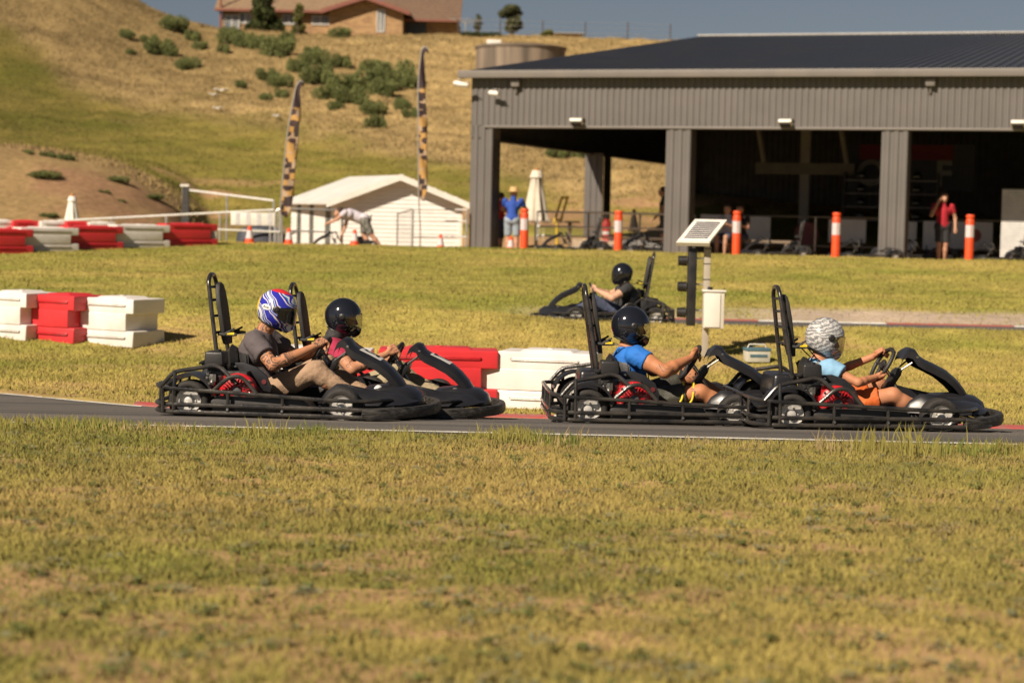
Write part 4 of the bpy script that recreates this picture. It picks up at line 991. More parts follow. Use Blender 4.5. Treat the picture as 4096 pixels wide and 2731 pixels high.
# low boards and rails along the front bays
boardm = pm('white_board', (.72, .72, .72), (.64, .64, .64), 3, .6)
def board(x, y, w_, z0, z1, label, extra=None, mt=None):
    e = empty('barrier_board', inb(x, y, 0), BY, label, 'board', 'boards in the pit building')
    m = MB(); m.box((0, 0, (z0+z1)/2), (w_, .05, z1-z0)); m.build('panel', mt or boardm, e, bevel=.01)
    for s in (-1, 1): m = MB(); m.box((s*(w_/2-.1), .1, z0/2+.05), (.05, .25, z0+.1)); m.build('leg', innerm, e)
    return e
board(5.55, 4.8, 1.85, .28, 1.0, 'large white board standing behind the bollard right of the solar panel')
board(8.45, 4.8, .95, .36, .95, 'white board left of the third pillar inside the middle bay')
board(9.98, 4.8, .42, .2, .92, 'narrow white board just right of the third pillar')
bd = board(11.2, 4.8, 1.7, .24, .95, 'wide white board with red round print behind the man in red')
m = MB(); m.lathe([(.16, 0), (.16, .006), (.12, .006), (.12, .002)], 24, Matrix.Translation((.42, -.03, .62)) @ Matrix.Rotation(R(90), 4, 'X')); m.build('red_print', pm('faded_red', (.42, .12, .10), None, 9, .7), bd)
m = MB(); m.lathe([(.30, 0), (.32, .02), (.30, .05), (1e-4, .05)], 24); o = m.build('round_sign', pm('dull_red', (.24, .07, .07), None, 9, .7)); o.matrix_world = BM @ Matrix.Translation((7.35, 5.2, .55)) @ Matrix.Rotation(R(90), 4, 'X'); tag(o, 'dull red round sign leaning left of the second bollard inside the middle bay', 'sign')
cg = empty('cage_pallet', inb(12.95, 2.2, 0), BY, 'pale perforated upright panel beside the right hand bollard', 'panel')
m = MB(); m.box((0, .06, .88), (.98, .04, 1.7)); m.build('panel', pm('pale_perforated', (.50, .48, .42), (.34, .33, .29), 7, .6), cg, bevel=.01)
for k in range(26): m = MB(); m.box((0, .03, .1+k*.063), (.96, .015, .03)); m.build('slat', boardm, cg)
def rail(name, pts, r, mat, label, posts=(), cat='railing', zs=(0,), group=None, gap=0):
    e = empty(name, pts[0], label=label, cat=cat, group=group); o0 = Vector(pts[0])
    for dz in zs:
        m = MB(); m.tube([Vector(p)-o0+Vector((0, 0, dz)) for p in pts], r, 8); m.build('rail', mat, e)
    for p in posts:
        p = Vector(p); g = gz(p.x, p.y); m = MB(); m.tube([(p.x-o0.x, p.y-o0.y, g-.1-o0.z), p-o0], r*1.05, 8); m.build('post', galv, e)
    return e
def wiremesh(root, a, b, z0, z1, mat, nx, nz, r=.004, name='wire_mesh'):
    a = Vector(a); b = Vector(b); o0 = root.location; m = MB()
    for i in range(nx+1):
        p = a.lerp(b, i/nx)-o0; m.tube([(p.x, p.y, z0-o0.z), (p.x, p.y, z1-o0.z)], r, 3, caps=False)
    for k in range(nz+1):
        z = z0+(z1-z0)*k/nz-o0.z; m.tube([(a.x-o0.x, a.y-o0.y, z), (b.x-o0.x, b.y-o0.y, z)], r, 3, caps=False)
    o = m.build(name, mat, root); o['kind'] = 'stuff'; return o
for x0, x1, lb in ((5.7, 10.0, 'dark pipe railing across the middle bay behind the bollards'), (10.8, 15.0, 'dark pipe railing across the right hand bay behind the man in red')):
    a = inb(x0, 3.6, .99); b = inb(x1, 3.6, .99); e = rail('pit_railing', [a, b], .022, pm('dull_pipe', (.16, .16, .15), None, 9, .5, .5), lb, [a.lerp(b, .02), a.lerp(b, .5), a.lerp(b, .98)], zs=(0, -.72))
a = inb(.75, 3.0, .98); b = inb(4.9, 3.0, .98)
e = rail('pit_railing', [a, b], .024, whitepipe, 'white pipe railing with wire mesh across the leftmost bay', [a.lerp(b, t) for t in (.0, .33, .66, 1)], zs=(0, -.38, -.62))
wiremesh(e, a, b, B0.z+.1, B0.z+.95, galv, 60, 14)
# fire extinguisher at the dark side pillar
fe = empty('fire_extinguisher', inb(.75, 9.4, 0), BY, 'red fire extinguisher against the dark pillar seen through the leftmost bay', 'extinguisher')
m = MB(); m.lathe([(.11, .1), (.12, .13), (.12, .72), (.07, .82), (.03, .86)], 18); m.build('cylinder', pm('signal_red', (.42, .015, .01), None, 9, .4), fe)
m = MB(); m.lathe([(.122, .38), (.122, .47)], 18); m.build('label_band', platem, fe); m = MB(); m.box((0, -.03, .90), (.05, .14, .05)); m.tube([(0, -.09, .88), (.02, -.14, .6)], .012, 6); m.build('valve', ink, fe)

# ------------------------------------------------------------------ white weatherboard shed
def wp(px, D, z=None):
    X = P(px, 985, D).x; return Vector((X, D, gz(X, D) if z is None else z))
sx0, sx1 = P(1362, 900, 50).x, P(1842, 900, 50).x; SW = sx1-sx0; sb = ZC-1.34
shed = empty('garden_shed', (sx0, 50, sb), 0, 'white weatherboard shed with a pitched roof behind the bending man', 'shed')
SE = P(1362, 800, 50).z-sb; SA = P(1605, 712, 50).z-sb; bh = .108; sid = pm('white_weatherboard', (.74, .72, .68), (.68, .66, .62), 2.5, .5)
k = 0; z = .02
while z < SA:
    if z+bh < SE: a, b = 0, SW
    else:
        t = max(0, (z-SE)/(SA-SE)); a, b = SW/2*t*1.0, SW-SW/2*t
    if b-a < .1: break
    m = MB(); m.prism([(-.030, z), (-.012, z+bh*.95), (.01, z+bh*1.02), (.01, z)], a, b, Matrix(((0, 1, 0, 0), (1, 0, 0, 0), (0, 0, 1, 0), (0, 0, 0, 1)))); m.build('weatherboard', sid, shed, smooth=False); z += bh; k += 1
YL = 3.3; XL = P(1165, 900, 53.3).x-sx0
m = MB(); m.add([(0, 0, 0), (XL, YL, 0), (XL, YL, SE+.02), (0, 0, SE+.02), (SW, 0, 0), (SW+XL, YL, 0), (SW+XL, YL, SE+.02), (SW, 0, SE+.02)], [(0, 1, 2, 3), (5, 4, 7, 6), (1, 5, 6, 2)]); m.build('wall_core', sid, shed, smooth=False)
pl_ = lambda t, o=0: Vector((XL*t-o, YL*t-o*.3, 0))
for k in range(12):
    z = .02+k*bh
    for t0, t1 in ((0, .18), (.30, .52), (.62, .78), (.88, 1)):
        m = MB(); p, q = pl_(t0, .012), pl_(t1, .012); m.add([p+Vector((0, 0, z)), q+Vector((0, 0, z)), q+Vector((.012, .004, z+bh*.97)), p+Vector((.012, .004, z+bh*.97))], [(0, 1, 2, 3)]); m.build('weatherboard', sid, shed, smooth=False)
for t0, t1 in ((.19, .29), (.53, .61), (.79, .87)):
    m = MB(); p, q = pl_(t0, .01), pl_(t1, .01); m.add([p, q, q+Vector((0, 0, SE-.08)), p+Vector((0, 0, SE-.08))], [(0, 1, 2, 3)]); m.build('side_window', pm('grey_glass', (.10, .105, .095), (.17, .175, .16), 3, .25), shed)
for x in (0, SW): m = MB(); m.box((x, -.03, SE/2), (.09, .05, SE)); m.build('corner_trim', whitem, shed)
rf = pm('white_roof_metal', (.68, .66, .62), (.60, .58, .55), 2, .45)
ov = .34; sl_ = (SA-SE)/(SW/2)
for s in (0, 1):
    xa = -ov if s == 0 else SW+ov; m = MB(); zc = SA+.07; ze = SE+.07-sl_*ov
    A = [Vector((SW/2, -ov, zc)), Vector((xa, -ov, ze)), Vector((xa+XL, YL+.2, ze)), Vector((SW/2+XL, YL+.2, zc))]
    m.add(A+[p-Vector((0, 0, .06)) for p in A], [(0, 1, 2, 3), (7, 6, 5, 4), (0, 4, 5, 1), (1, 5, 6, 2), (2, 6, 7, 3)]); m.build('roof_slope', rf, shed, smooth=False)
    m = MB(); p, q = A[0], A[1]; m.add([p+Vector((0, -.02, .02)), q+Vector((0, -.02, .02)), q+Vector((0, -.02, -.14)), p+Vector((0, -.02, -.14)), p+Vector((0, .02, .02)), q+Vector((0, .02, .02)), q+Vector((0, .02, -.14)), p+Vector((0, .02, -.14))], [(0, 1, 2, 3), (7, 6, 5, 4), (0, 4, 5, 1), (3, 2, 6, 7)]); m.build('barge_board', whitem, shed, smooth=False)

# ------------------------------------------------------------------ barriers
redb = pm('red_barrier_plastic', (.62, .034, .040), (.50, .028, .034), 3, .38, bump=.05, bscale=20)
whiteb = pm('white_barrier_plastic', (.74, .70, .67), (.60, .555, .51), 2.8, .4, bump=.05, bscale=20)
BAR = {}
def barrier(px, D, yaw, L, mt, label, group, H=.5, z=None, s=1.0):
    if mt.name not in BAR:
        def body(m):
            m.box((.0, 0, .085), (.992, .46, .17), taper=(1, .94)); m.box((-.16, 0, .26), (1.04, .45, .19)); m.box((0, 0, .425), (.992, .44, .155))
            m.box((0, 0, .508), (.60, .36, .03), taper=(.80, .75))
        def ribs(m):
            for sy in (-1, 1):
                for z_, yo_, h_ in ((.10, .225, .010), (.435, .219, .010)): m.tube([(-.36, sy*(yo_-.004), z_), (-.34, sy*yo_, z_), (.34, sy*yo_, z_), (.36, sy*(yo_-.004), z_)], h_, 8)
        a = MB(); body(a); ribs(a); c = MB(); c.lathe([(.035, 0), (.03, .006), (1e-4, .006)], 12, Matrix.Translation((0, 0, .522)))
        BAR[mt.name] = (a.mesh('body', mt, bevel=.017, seg=3), c.mesh('filler_cap', mt))
    X = P(px, 1300, D).x; zz = gz(X, D) if z is None else z
    e = empty('barrier', (X, D, zz-.01), yaw, label, 'barrier', group)
    e.scale = (L, s, H/.5)
    for n_, me in zip(('body', 'filler_cap'), BAR[mt.name]): link(n_, me, e)
    return e
G1, G2, G3, G4 = 'barriers behind the racing karts', 'barriers on the left verge', 'barriers along the top of the bank', 'far barriers behind the front row'
for px, D, yw, L, mt, lb in ((1250, 16.5, 0, 1.05, whiteb, 'white plastic barrier mostly hidden behind the drivers of the left karts'),
    (1757, 16.45, 2, 1.02, redb, 'red plastic barrier behind the nose of the kart in second lane'), (2205, 16.4, -14, .83, whiteb, 'white plastic barrier behind the rear of the blue shirted driver\'s kart'),):
    barrier(px, D, R(yw), L, mt, lb, G1, .49)
tx, ty = math.cos(R(-26)), math.sin(R(-26)); c = P(530-60, 1385, 22.3)
for k, (mt, lb) in enumerate(((whiteb, 'white barrier at the free right end of the left verge row'), (redb, 'bright red barrier between two white ones on the left verge'), (whiteb, 'white barrier cut by the left frame edge, left of the red one')  )):
    X, Y = c.x-k*.645*tx+(.07 if k == 0 else 0), 22.3-k*.645*ty*.45
    e = empty('x'); bpy.data.objects.remove(e); q = barrier(2048+X*F/Y, Y, R(-30), .80 if k == 0 else .66, mt, lb, G2, .55, s=1.25, z=float(ground(X, Y, False))-.03)
for k, (px, lb) in enumerate(((745, 'red barrier at the right end of the bank row, beside a cone'), (552, 'white barrier between the two right hand red ones on the bank'), (362, 'red barrier in the middle of the bank row'), (180, 'white barrier second from the left frame edge on the bank'), (-5, 'red barrier at the left frame edge on top of the bank')  )):
    D = 42.1-k*.95; barrier(px, D, R(38), 1.27, (redb, whiteb)[k % 2], lb, G3, .48)
for k, (px, lb) in enumerate(((395, 'white far barrier behind the front row, rightmost of them'), (305, 'red far barrier peeping over the white one in front'), (205, 'white far barrier left of the small closed parasol'), (95, 'red far barrier near the left frame edge'), (-5, 'white far barrier at the left frame edge'))):
    X = P(px, 900, 44.6-k*.1).x; barrier(px, 44.6-k*.1, R(30), .62, (whiteb, redb)[k % 2], lb, G4, .5, z=ZC-.80)

# ------------------------------------------------------------------ bollards, cones
def bollard(px, D, label):
    X = P(px, 990, D).x; g = gz(X, D); e = empty('bollard', (X, D, g-.02), 0, label, 'bollard', 'orange bollards along the pit edge')
    part(e, 'post', 'bol', lambda m: m.lathe([(.093, 0), (.093, .86), (.085, .885), (.075, .89), (.075, .915), (.09, .92), (.092, .965), (.085, .985), (1e-4, .985)], 20), orangep)
    part(e, 'reflective_sleeve', 'bols', lambda m: m.lathe([(.096, .50), (.096, .76)], 20), refl)
    part(e, 'groove', 'bolg', lambda m: m.box((0, -.09, .45), (.006, .02, .84)), pm('dark_orange', (.5, .05, .015), None, 9, .6)); return e
for px, D, lb in ((2096, 43.9, 'orange bollard in front of the man in the straw hat'), (2472, 43.6, 'orange bollard in the leftmost bay, left of the second pillar'), (2945, 42.6, 'orange bollard just right of the solar panel'), (3343, 42.0, 'orange bollard left of the third pillar'), (3877, 41.4, 'orange bollard in front of the pale perforated panel, rightmost')):
    bollard(px, D, lb)
def cone(px, D, label, s=1.0):
    X = P(px, 985, D).x; g = gz(X, D); e = empty('traffic_cone', (X, D, g-.02), 0, label, 'traffic cone', 'traffic cones along the pit edge'); e.scale = (s, s, s)
    part(e, 'cone', 'cone', lambda m: (m.box((0, 0, .02), (.30, .30, .04)), m.lathe([(.125, .04), (.045, .47), (.035, .475), (1e-4, .475)], 20)), orangep)
    part(e, 'white_band', 'coneb', lambda m: m.lathe([(.106, .15), (.066, .36)], 20), refl)
for px, D, s, lb in ((846, 42.6, .95, 'traffic cone at the right end of the red and white barriers'), (998, 43.3, .85, 'traffic cone under the striped white board'), (1155, 43.4, .78, 'traffic cone left of the white shed'), (1418, 43.3, .78, 'traffic cone beside the bending man'), (1762, 45.6, .8, 'faded traffic cone in front of the right part of the white shed'), (2043, 44.0, .75, 'traffic cone left of the leftmost bollard')):
    cone(px, D, lb, s)

# ------------------------------------------------------------------ signal post with solar panel
D0 = 22.2; pp = P(2818, 1430, D0); g = gz(pp.x, D0)
sp = empty('signal_post', (pp.x, D0, g), 0, 'grey post carrying a solar panel, black signal lights and a control box', 'signal post')
zt = P(2818, 985, D0).z-g
m = MB(); m.box((0, 0, zt/2), (.075, .06, zt)); m.build('post', pm('grey_post', (.40, .35, .28), (.34, .30, .24), 5, .6), sp, bevel=.006)
for z in (zt-.03, zt-.20, zt-.38): m = MB(); m.box((0, 0, z), (.084, .07, .008)); m.build('strap', ink, sp)
bx = P(2850, 1238, D0); m = MB(); m.box((bx.x-pp.x, -.09, bx.z-g), (.235, .17, .42)); cb = m.build('control_box', pm('pale_box', (.62, .58, .50), (.55, .51, .44), 4, .5), sp, bevel=.01)
m = MB(); m.box((bx.x-pp.x-.02, -.18, bx.z-g), (.18, .012, .39)); m.build('box_door', whitem, cb, bevel=.004); m = MB(); m.box((bx.x-pp.x+.0, -.09, bx.z-g+.22), (.27, .20, .02)); m.build('box_lid', whitem, cb, bevel=.004)
m = MB(); m.lathe([(.03, 0), (.03, .03), (1e-4, .035)], 10, Matrix.Translation((bx.x-pp.x-.04, -.05, bx.z-g+.23))); m.build('gland', ink, cb)
sxp = P(2766, 1145, D0); zb_, z2 = P(2766, 1302, D0).z-g, P(2766, 992, D0).z-g; xo = sxp.x-pp.x
m = MB(); m.box((xo, 0, (zb_+z2)/2), (.10, .13, z2-zb_)); sh_ = m.build('signal_head', blackpl, sp, bevel=.012)
for k in range(3):
    z = zb_+(z2-zb_)*(k+.5)/3
    m = MB(); m.lathe([(.055, -.10), (.06, 0), (.052, .0), (.048, -.09)], 16, Matrix.Translation((xo-.06, 0, z)) @ Matrix.Rotation(R(90), 4, 'Y')); m.build('hood', blackpl, sh_)
    m = MB(); m.tube([(xo, 0, z+.03), (-.02, 0, z+.03)], .010, 6); m.build('bracket', galv, sh_)
pc = P(2808, 925, D0); zc = pc.z-g; e = empty('solar_panel_mount'); bpy.data.objects.remove(e)
T = Matrix.Translation((pc.x-pp.x, -.02, zc)) @ Matrix.Rotation(R(-8), 4, 'Z') @ Matrix.Rotation(R(40), 4, 'X') @ Matrix.Shear('XY', 4, (0, 0))
def tm(mb, M): mb.v = [tuple(M @ Vector(v)) for v in mb.v]; return mb
SK = Matrix(((1, .46, 0, 0), (0, 1, 0, 0), (0, 0, 1, 0), (0, 0, 0, 1)))
m = MB(); m.box((0, 0, 0), (.37, .40, .03)); tm(m, T @ SK); pn = m.build('solar_panel', pm('white_frame', (.72, .68, .62), None, 9, .4), sp, bevel=.004)
for k in range(9):
    m = MB(); m.box((0, -.135+k*.034, .017), (.27, .019, .004)); tm(m, T @ SK); m.build('solar_cell', pm('solar_cell', (.03, .03, .045), (.05, .05, .07), 40, .25), pn)
m = MB(); m.box((0, -.202, -.02), (.38, .02, .05)); tm(m, T @ SK); m.build('lower_frame', whitem, pn)
m = MB(); m.tube([(0, 0, zt-.04), (pc.x-pp.x+.0, -.0, zc-.02)], .02, 8); m.build('panel_bracket', galv, sp)
# cool box on the verge
cbx = wp(3040, 21.9); cb = empty('cool_box', cbx, R(8), 'small white cool box with blue lid on the grass between the tracks', 'cool box')
m = MB(); m.box((0, 0, .065), (.27, .17, .13), taper=(1.04, 1.04)); m.build('box', pm('offwhite_plastic', (.52, .50, .42), None, 9, .5), cb, bevel=.012)
m = MB(); m.box((0, 0, .145), (.29, .19, .035)); m.build('lid', pm('dusty_blue', (.07, .14, .18), None, 9, .5), cb, bevel=.010)
m = MB(); m.box((0, -.09, .075), (.2, .004, .03)); m.build('label_stripe', pm('dusty_blue', (0, 0, 0)), cb); m = MB(); m.tube([(-.11, 0, .16), (-.09, 0, .20), (.09, 0, .20), (.11, 0, .16)], .007, 6); m.build('handle', whitem, cb)

# ------------------------------------------------------------------ feather flags
def flag_mat(name, seed):
    m = bpy.data.materials.new(name); m.use_nodes = True; n = m.node_tree.nodes; l = m.node_tree.links; b = n['Principled BSDF']; b.inputs['Roughness'].default_value = .8
    tc = n.new('ShaderNodeTexCoord'); mp = n.new('ShaderNodeMapping'); l.new(tc.outputs['Object'], mp.inputs[0]); mp.inputs['Location'].default_value = (seed*.37, 0, seed); mp.inputs['Scale'].default_value = (6, 1, 7.5)
    vo = n.new('ShaderNodeTexVoronoi'); vo.distance = 'CHEBYCHEV'; vo.inputs['Scale'].default_value = 1.0; vo.inputs['Randomness'].default_value = .75; l.new(mp.outputs[0], vo.inputs[0])
    sp_ = n.new('ShaderNodeSeparateColor'); l.new(vo.outputs['Color'], sp_.inputs[0]); cr = n.new('ShaderNodeValToRGB'); cr.color_ramp.interpolation = 'CONSTANT'; l.new(sp_.outputs[0], cr.inputs[0]); e = cr.color_ramp.elements
    e[0].color = (.032, .018, .018, 1); e[1].position = .22; e[1].color = (.42, .24, .075, 1); q = e.new(.58); q.color = (.38, .27, .18, 1); q = e.new(.84); q.color = (.05, .025, .022, 1)
    sx = n.new('ShaderNodeSeparateXYZ'); l.new(tc.outputs['Object'], sx.inputs[0])
    mr = n.new('ShaderNodeMapRange'); mr.inputs[1].default_value = 3.2 if seed < 2 else 3.8; mr.inputs[2].default_value = mr.inputs[1].default_value+.05; l.new(sx.outputs['Z'], mr.inputs[0])
    mx = n.new('ShaderNodeMix'); mx.data_type = 'RGBA'; l.new(mr.outputs[0], mx.inputs[0]); l.new(cr.outputs[0], mx.inputs[6]); mx.inputs[7].default_value = (.035, .018, .022, 1); l.new(mx.outputs[2], b.inputs['Base Color']); return m
def flag(name_l, base, top, tip, w_, seed, zlow):
    X, D = base; g = gz(X, D); e = empty('feather_flag', (X, D, g), 0, name_l, 'flag', 'feather flags on the bank'); o0 = e.location
    path = [Vector((0, 0, 0)), Vector((0, 0, .5))]+[Vector(p)-o0 for p in top]
    path = fillet(path, .6); m = MB(); m.tube(path, [.022]*2+[.018]*(len(path)-2), 8); m.build('pole', pm('grey_pole', (.30, .28, .26), None, 9, .5), e)
    # cloth: hangs on the right of the pole
    L = [0]; 
    for i in range(1, len(path)): L.append(L[-1]+(path[i]-path[i-1]).length)
    def at(s):
        for i in range(1, len(path)):
            if L[i] >= s: return path[i-1].lerp(path[i], (s-L[i-1])/max(1e-6, L[i]-L[i-1]))
        return path[-1]
    n = 40; nx = 6; vs = []
    for i in range(n+1):
        s = zlow+(L[-1]-zlow)*i/n; p = at(s); ww = w_*(1 if i < n*.72 else max(.12, math.cos((i/n-.72)/.28*1.35)))*(.55+.45*min(1, (n-i)/n*2.2)); 
        if i < 3: ww *= (.55+.15*i)
        for j in range(nx+1):
            t = j/nx; vs.append(p+Vector((t*ww, .07*math.sin(i*.55+t*3)*t, -.10*t)))
    m = MB(); m.add(vs, [(i*(nx+1)+j, i*(nx+1)+j+1, (i+1)*(nx+1)+j+1, (i+1)*(nx+1)+j) for i in range(n) for j in range(nx)])
    o = m.build('banner_cloth', flag_mat('flag_print_%d' % seed, seed), e); sd = o.modifiers.new('s', 'SOLIDIFY'); sd.thickness = .006
    m = MB(); m.box((0, 0, .02), (.9, .06, .04)); m.box((0, 0, .021), (.06, .9, .04)); m.build('cross_base', ink, e)
DF = 45.2
flag('leaning feather flag left of the white shed, gold and dark letters', (P(1128, 985, DF).x, DF), [P(1120, 840, DF), P(1150, 520, DF), P(1185, 345, DF), P(1200, 322, DF), P(1212, 330, DF)], None, .27, 1, .75)
flag('upright taller feather flag beside the pit building corner, gold and dark letters', (P(1680, 985, DF+1).x, DF+1), [P(1675, 800, DF+1), P(1672, 330, DF+1), P(1686, 200, DF+1), P(1700, 185, DF+1), P(1712, 200, DF+1)], None, .21, 3, 1.25)

# ------------------------------------------------------------------ parasols
def parasol(px, D, ytop, ybot, label, mt):
    X = P(px, 900, D).x; g = gz(X, D); zt = P(px, ytop, D).z; zb = P(px, ybot, D).z; H = zt-zb; e = empty('closed_parasol', (X, D, g), 0, label, 'parasol', 'closed parasols'); m = MB(); n = 32; vs = []; pr = [(.03, 0), (.11, -.0), (.17, -.14), (.13, -.15), (.20, -.45), (.27, -.8), (.32, -1.0)]
    for r_, h in pr:
        for k in range(n): a = k*2*math.pi/n; q = r_*(1+.22*math.sin(a*8+h*2)*(abs(h)*.9+.1))*H/1.3; vs.append((q*math.cos(a), q*math.sin(a), zt-g+h*H+.03*math.sin(a*8)*abs(h)))
    m.add(vs, [(i*n+k, i*n+(k+1) % n, (i+1)*n+(k+1) % n, (i+1)*n+k) for i in range(len(pr)-1) for k in range(n)]); m.build('canopy', mt, e, ang=80)
    m = MB(); m.tube([(0, 0, 0), (0, 0, zt-g+.05)], .022, 8); m.build('pole', galv, e); m = MB(); m.lathe([(.25, 0), (.25, .05), (.05, .08)], 16); m.build('base', concm, e)
    m = MB(); m.lathe([(.05, 0), (.05, .05), (1e-4, .07)], 10, Matrix.Translation((0, 0, zt-g))); m.build('finial', pm('wood_finial', (.45, .20, .06), None, 9, .6), e)
clothw = pm('cream_canvas', (.62, .56, .46), (.54, .49, .40), 6, .85)
parasol(2142, 52.5, 682, 888, 'large cream closed parasol seen through the leftmost bay', clothw)
parasol(288, 46.5, 785, 925, 'small white closed parasol behind the barriers at the left', whitem)
wp_ = wp(2515, 54); parasol(2535, 56, 845, 925, 'small white closed parasol far behind the second bollard', clothw)

# ------------------------------------------------------------------ fences at the left
a = P(230, 884, 45.5); b = P(1095, 840, 46.2); e = rail('handrail', [a, b], .026, whitepipe, 'long white handrail running from the barriers to the leaning flag', [a.lerp(b, t) for t in (.02, .25, .5, .75, .985)])
a = P(1105, 840, 46.2); b = P(1370, 842, 46.6); e = rail('handrail', [P(1100, 975, 46.2), P(1101, 850, 46.2), P(1112, 838, 46.2), P(1140, 834, 46.2), b], .024, galv, 'grey rounded handrail with wire mesh in front of the white shed', [P(1122, 842, 46.2), b]); wiremesh(e, P(1095, 900, 46.2), P(1130, 900, 46.2), gz(-5.5, 46)+.05, P(1100, 850, 46.2).z, galv, 6, 10, .005)
rail('handrail', [P(1100, 922, 46.1), P(1350, 930, 46.5)], .018, galv, 'lower grey pipe in front of the shed windows', [])
a = P(1652, 837, 46.8); b = P(1868, 840, 47.1); e = rail('handrail', [a, b], .024, whitepipe, 'short white handrail between the upright flag and the pit building', [a, b], zs=(0, -.28, -.66))
a = P(1590, 855, 47.4); b = P(1650, 838, 46.8); e = rail('mesh_gate', [a, b], .02, galv, 'grey wire mesh gate panel left of the upright flag', [a, b]); wiremesh(e, a, b, gz(a.x, a.y)+.05, a.z, galv, 10, 14, .004)
a = P(732, 758, 55); b = P(1095, 803, 52); rail('handrail', [a, b], .028, whitepipe, 'upper white handrail sloping down behind the striped board', [a, a.lerp(b, .5), b])
rail('handrail', [P(860, 918, 44.6), P(1120, 928, 44.8)], .022, whitepipe, 'low white rail behind the cones left of the shed', [P(865, 918, 44.6), P(1115, 928, 44.8)])
e = empty('mesh_pillar', (P(742, 890, 50).x, 50, gz(P(742, 890, 50).x, 50)), 0, 'dark screened pillar with red band behind the end barrier', 'pillar'); zt_ = P(735, 745, 50).z-e.location.z
m = MB(); m.box((0, 0, zt_/2), (.26, .2, zt_), taper=(.55, .8)); m.build('screen', pm('dark_screen', (.03, .028, .03), (.06, .055, .05), 20, .8), e)
m = MB(); m.box((-.02, 0, zt_+.02), (.22, .2, .06)); m.build('cap', whitem, e); m = MB(); m.box((.0, -.105, zt_*.42), (.26, .02, .10)); m.build('red_band', pm('dull_red', (0,)*3), e)
e = empty('striped_board', P(1012, 876, 45.4), 0, 'white board with faint grey lettering blocks hanging on the handrail', 'board')
m = MB(); m.box((0, .0, 0), (1.04, .03, .30)); m.build('panel', whitem, e, bevel=.005)
for k in range(4): m = MB(); m.box((-.36+k*.25, -.018, 0), (.10, .006, .27)); m.build('grey_block', pm('print_grey', (.42, .41, .42), (.55, .54, .54), 25, .6), e)
e = empty('tarpaulin', P(1045, 925, 46.9), 0, 'dark navy tarpaulin heap below the striped board', 'tarpaulin'); m = MB(); m.lathe([(.62, -.28), (.58, -.05), (.45, .08), (.2, .13), (1e-4, .14)], 18, Matrix.Diagonal((1, .5, 1, 1))); m.build('sheet', pm('navy_sheet', (.03, .035, .05), (.045, .05, .065), 6, .6, bump=.4), e)
# yellow stand and table beyond the leftmost bay
e = empty('yellow_stand', (P(2230, 900, 51).x, 51, gz(P(2230, 900, 51).x, 51)), 0, 'yellow two-legged leaning stand seen through the leftmost bay', 'stand'); yst = pm('yellow_paint', (.70, .48, .03), None, 9, .5); o0 = e.location
for a_, b_ in (((2215, 893), (2250, 785)), ((2240, 893), (2272, 785))):
    m = MB(); m.tube([P(*a_, 51)-o0, P(*b_, 51)-o0], .035, 6); m.build('leg', yst, e)
for t in (0, 1): m = MB(); y = (880, 790)[t]; m.tube([P(2220+t*30, y, 51)-o0, P(2243+t*27, y, 51)-o0], .03, 6); m.build('crossbar', yst, e)
m = MB(); m.tube([P(2228, 890, 51)-o0, (0.0, 0, 0)], .04, 6); m.build('foot', yst, e)
e = empty('picnic_table', (P(2130, 950, 52).x, 52, gz(P(2130, 950, 52).x, 52)), 0, 'weathered timber table behind the man in the straw hat', 'table'); tmt = pm('weathered_timber', (.16, .12, .085), (.22, .17, .12), 8, .8, stretch=(.3, 3, 3))
for k in range(4): m = MB(); m.box((.3, -.25+k*.165, .72), (1.9, .15, .04)); m.build('plank', tmt, e)
for s in (-1, 1): m = MB(); m.box((.3+s*.7, 0, .35), (.08, .5, .70)); m.build('leg', tmt, e)

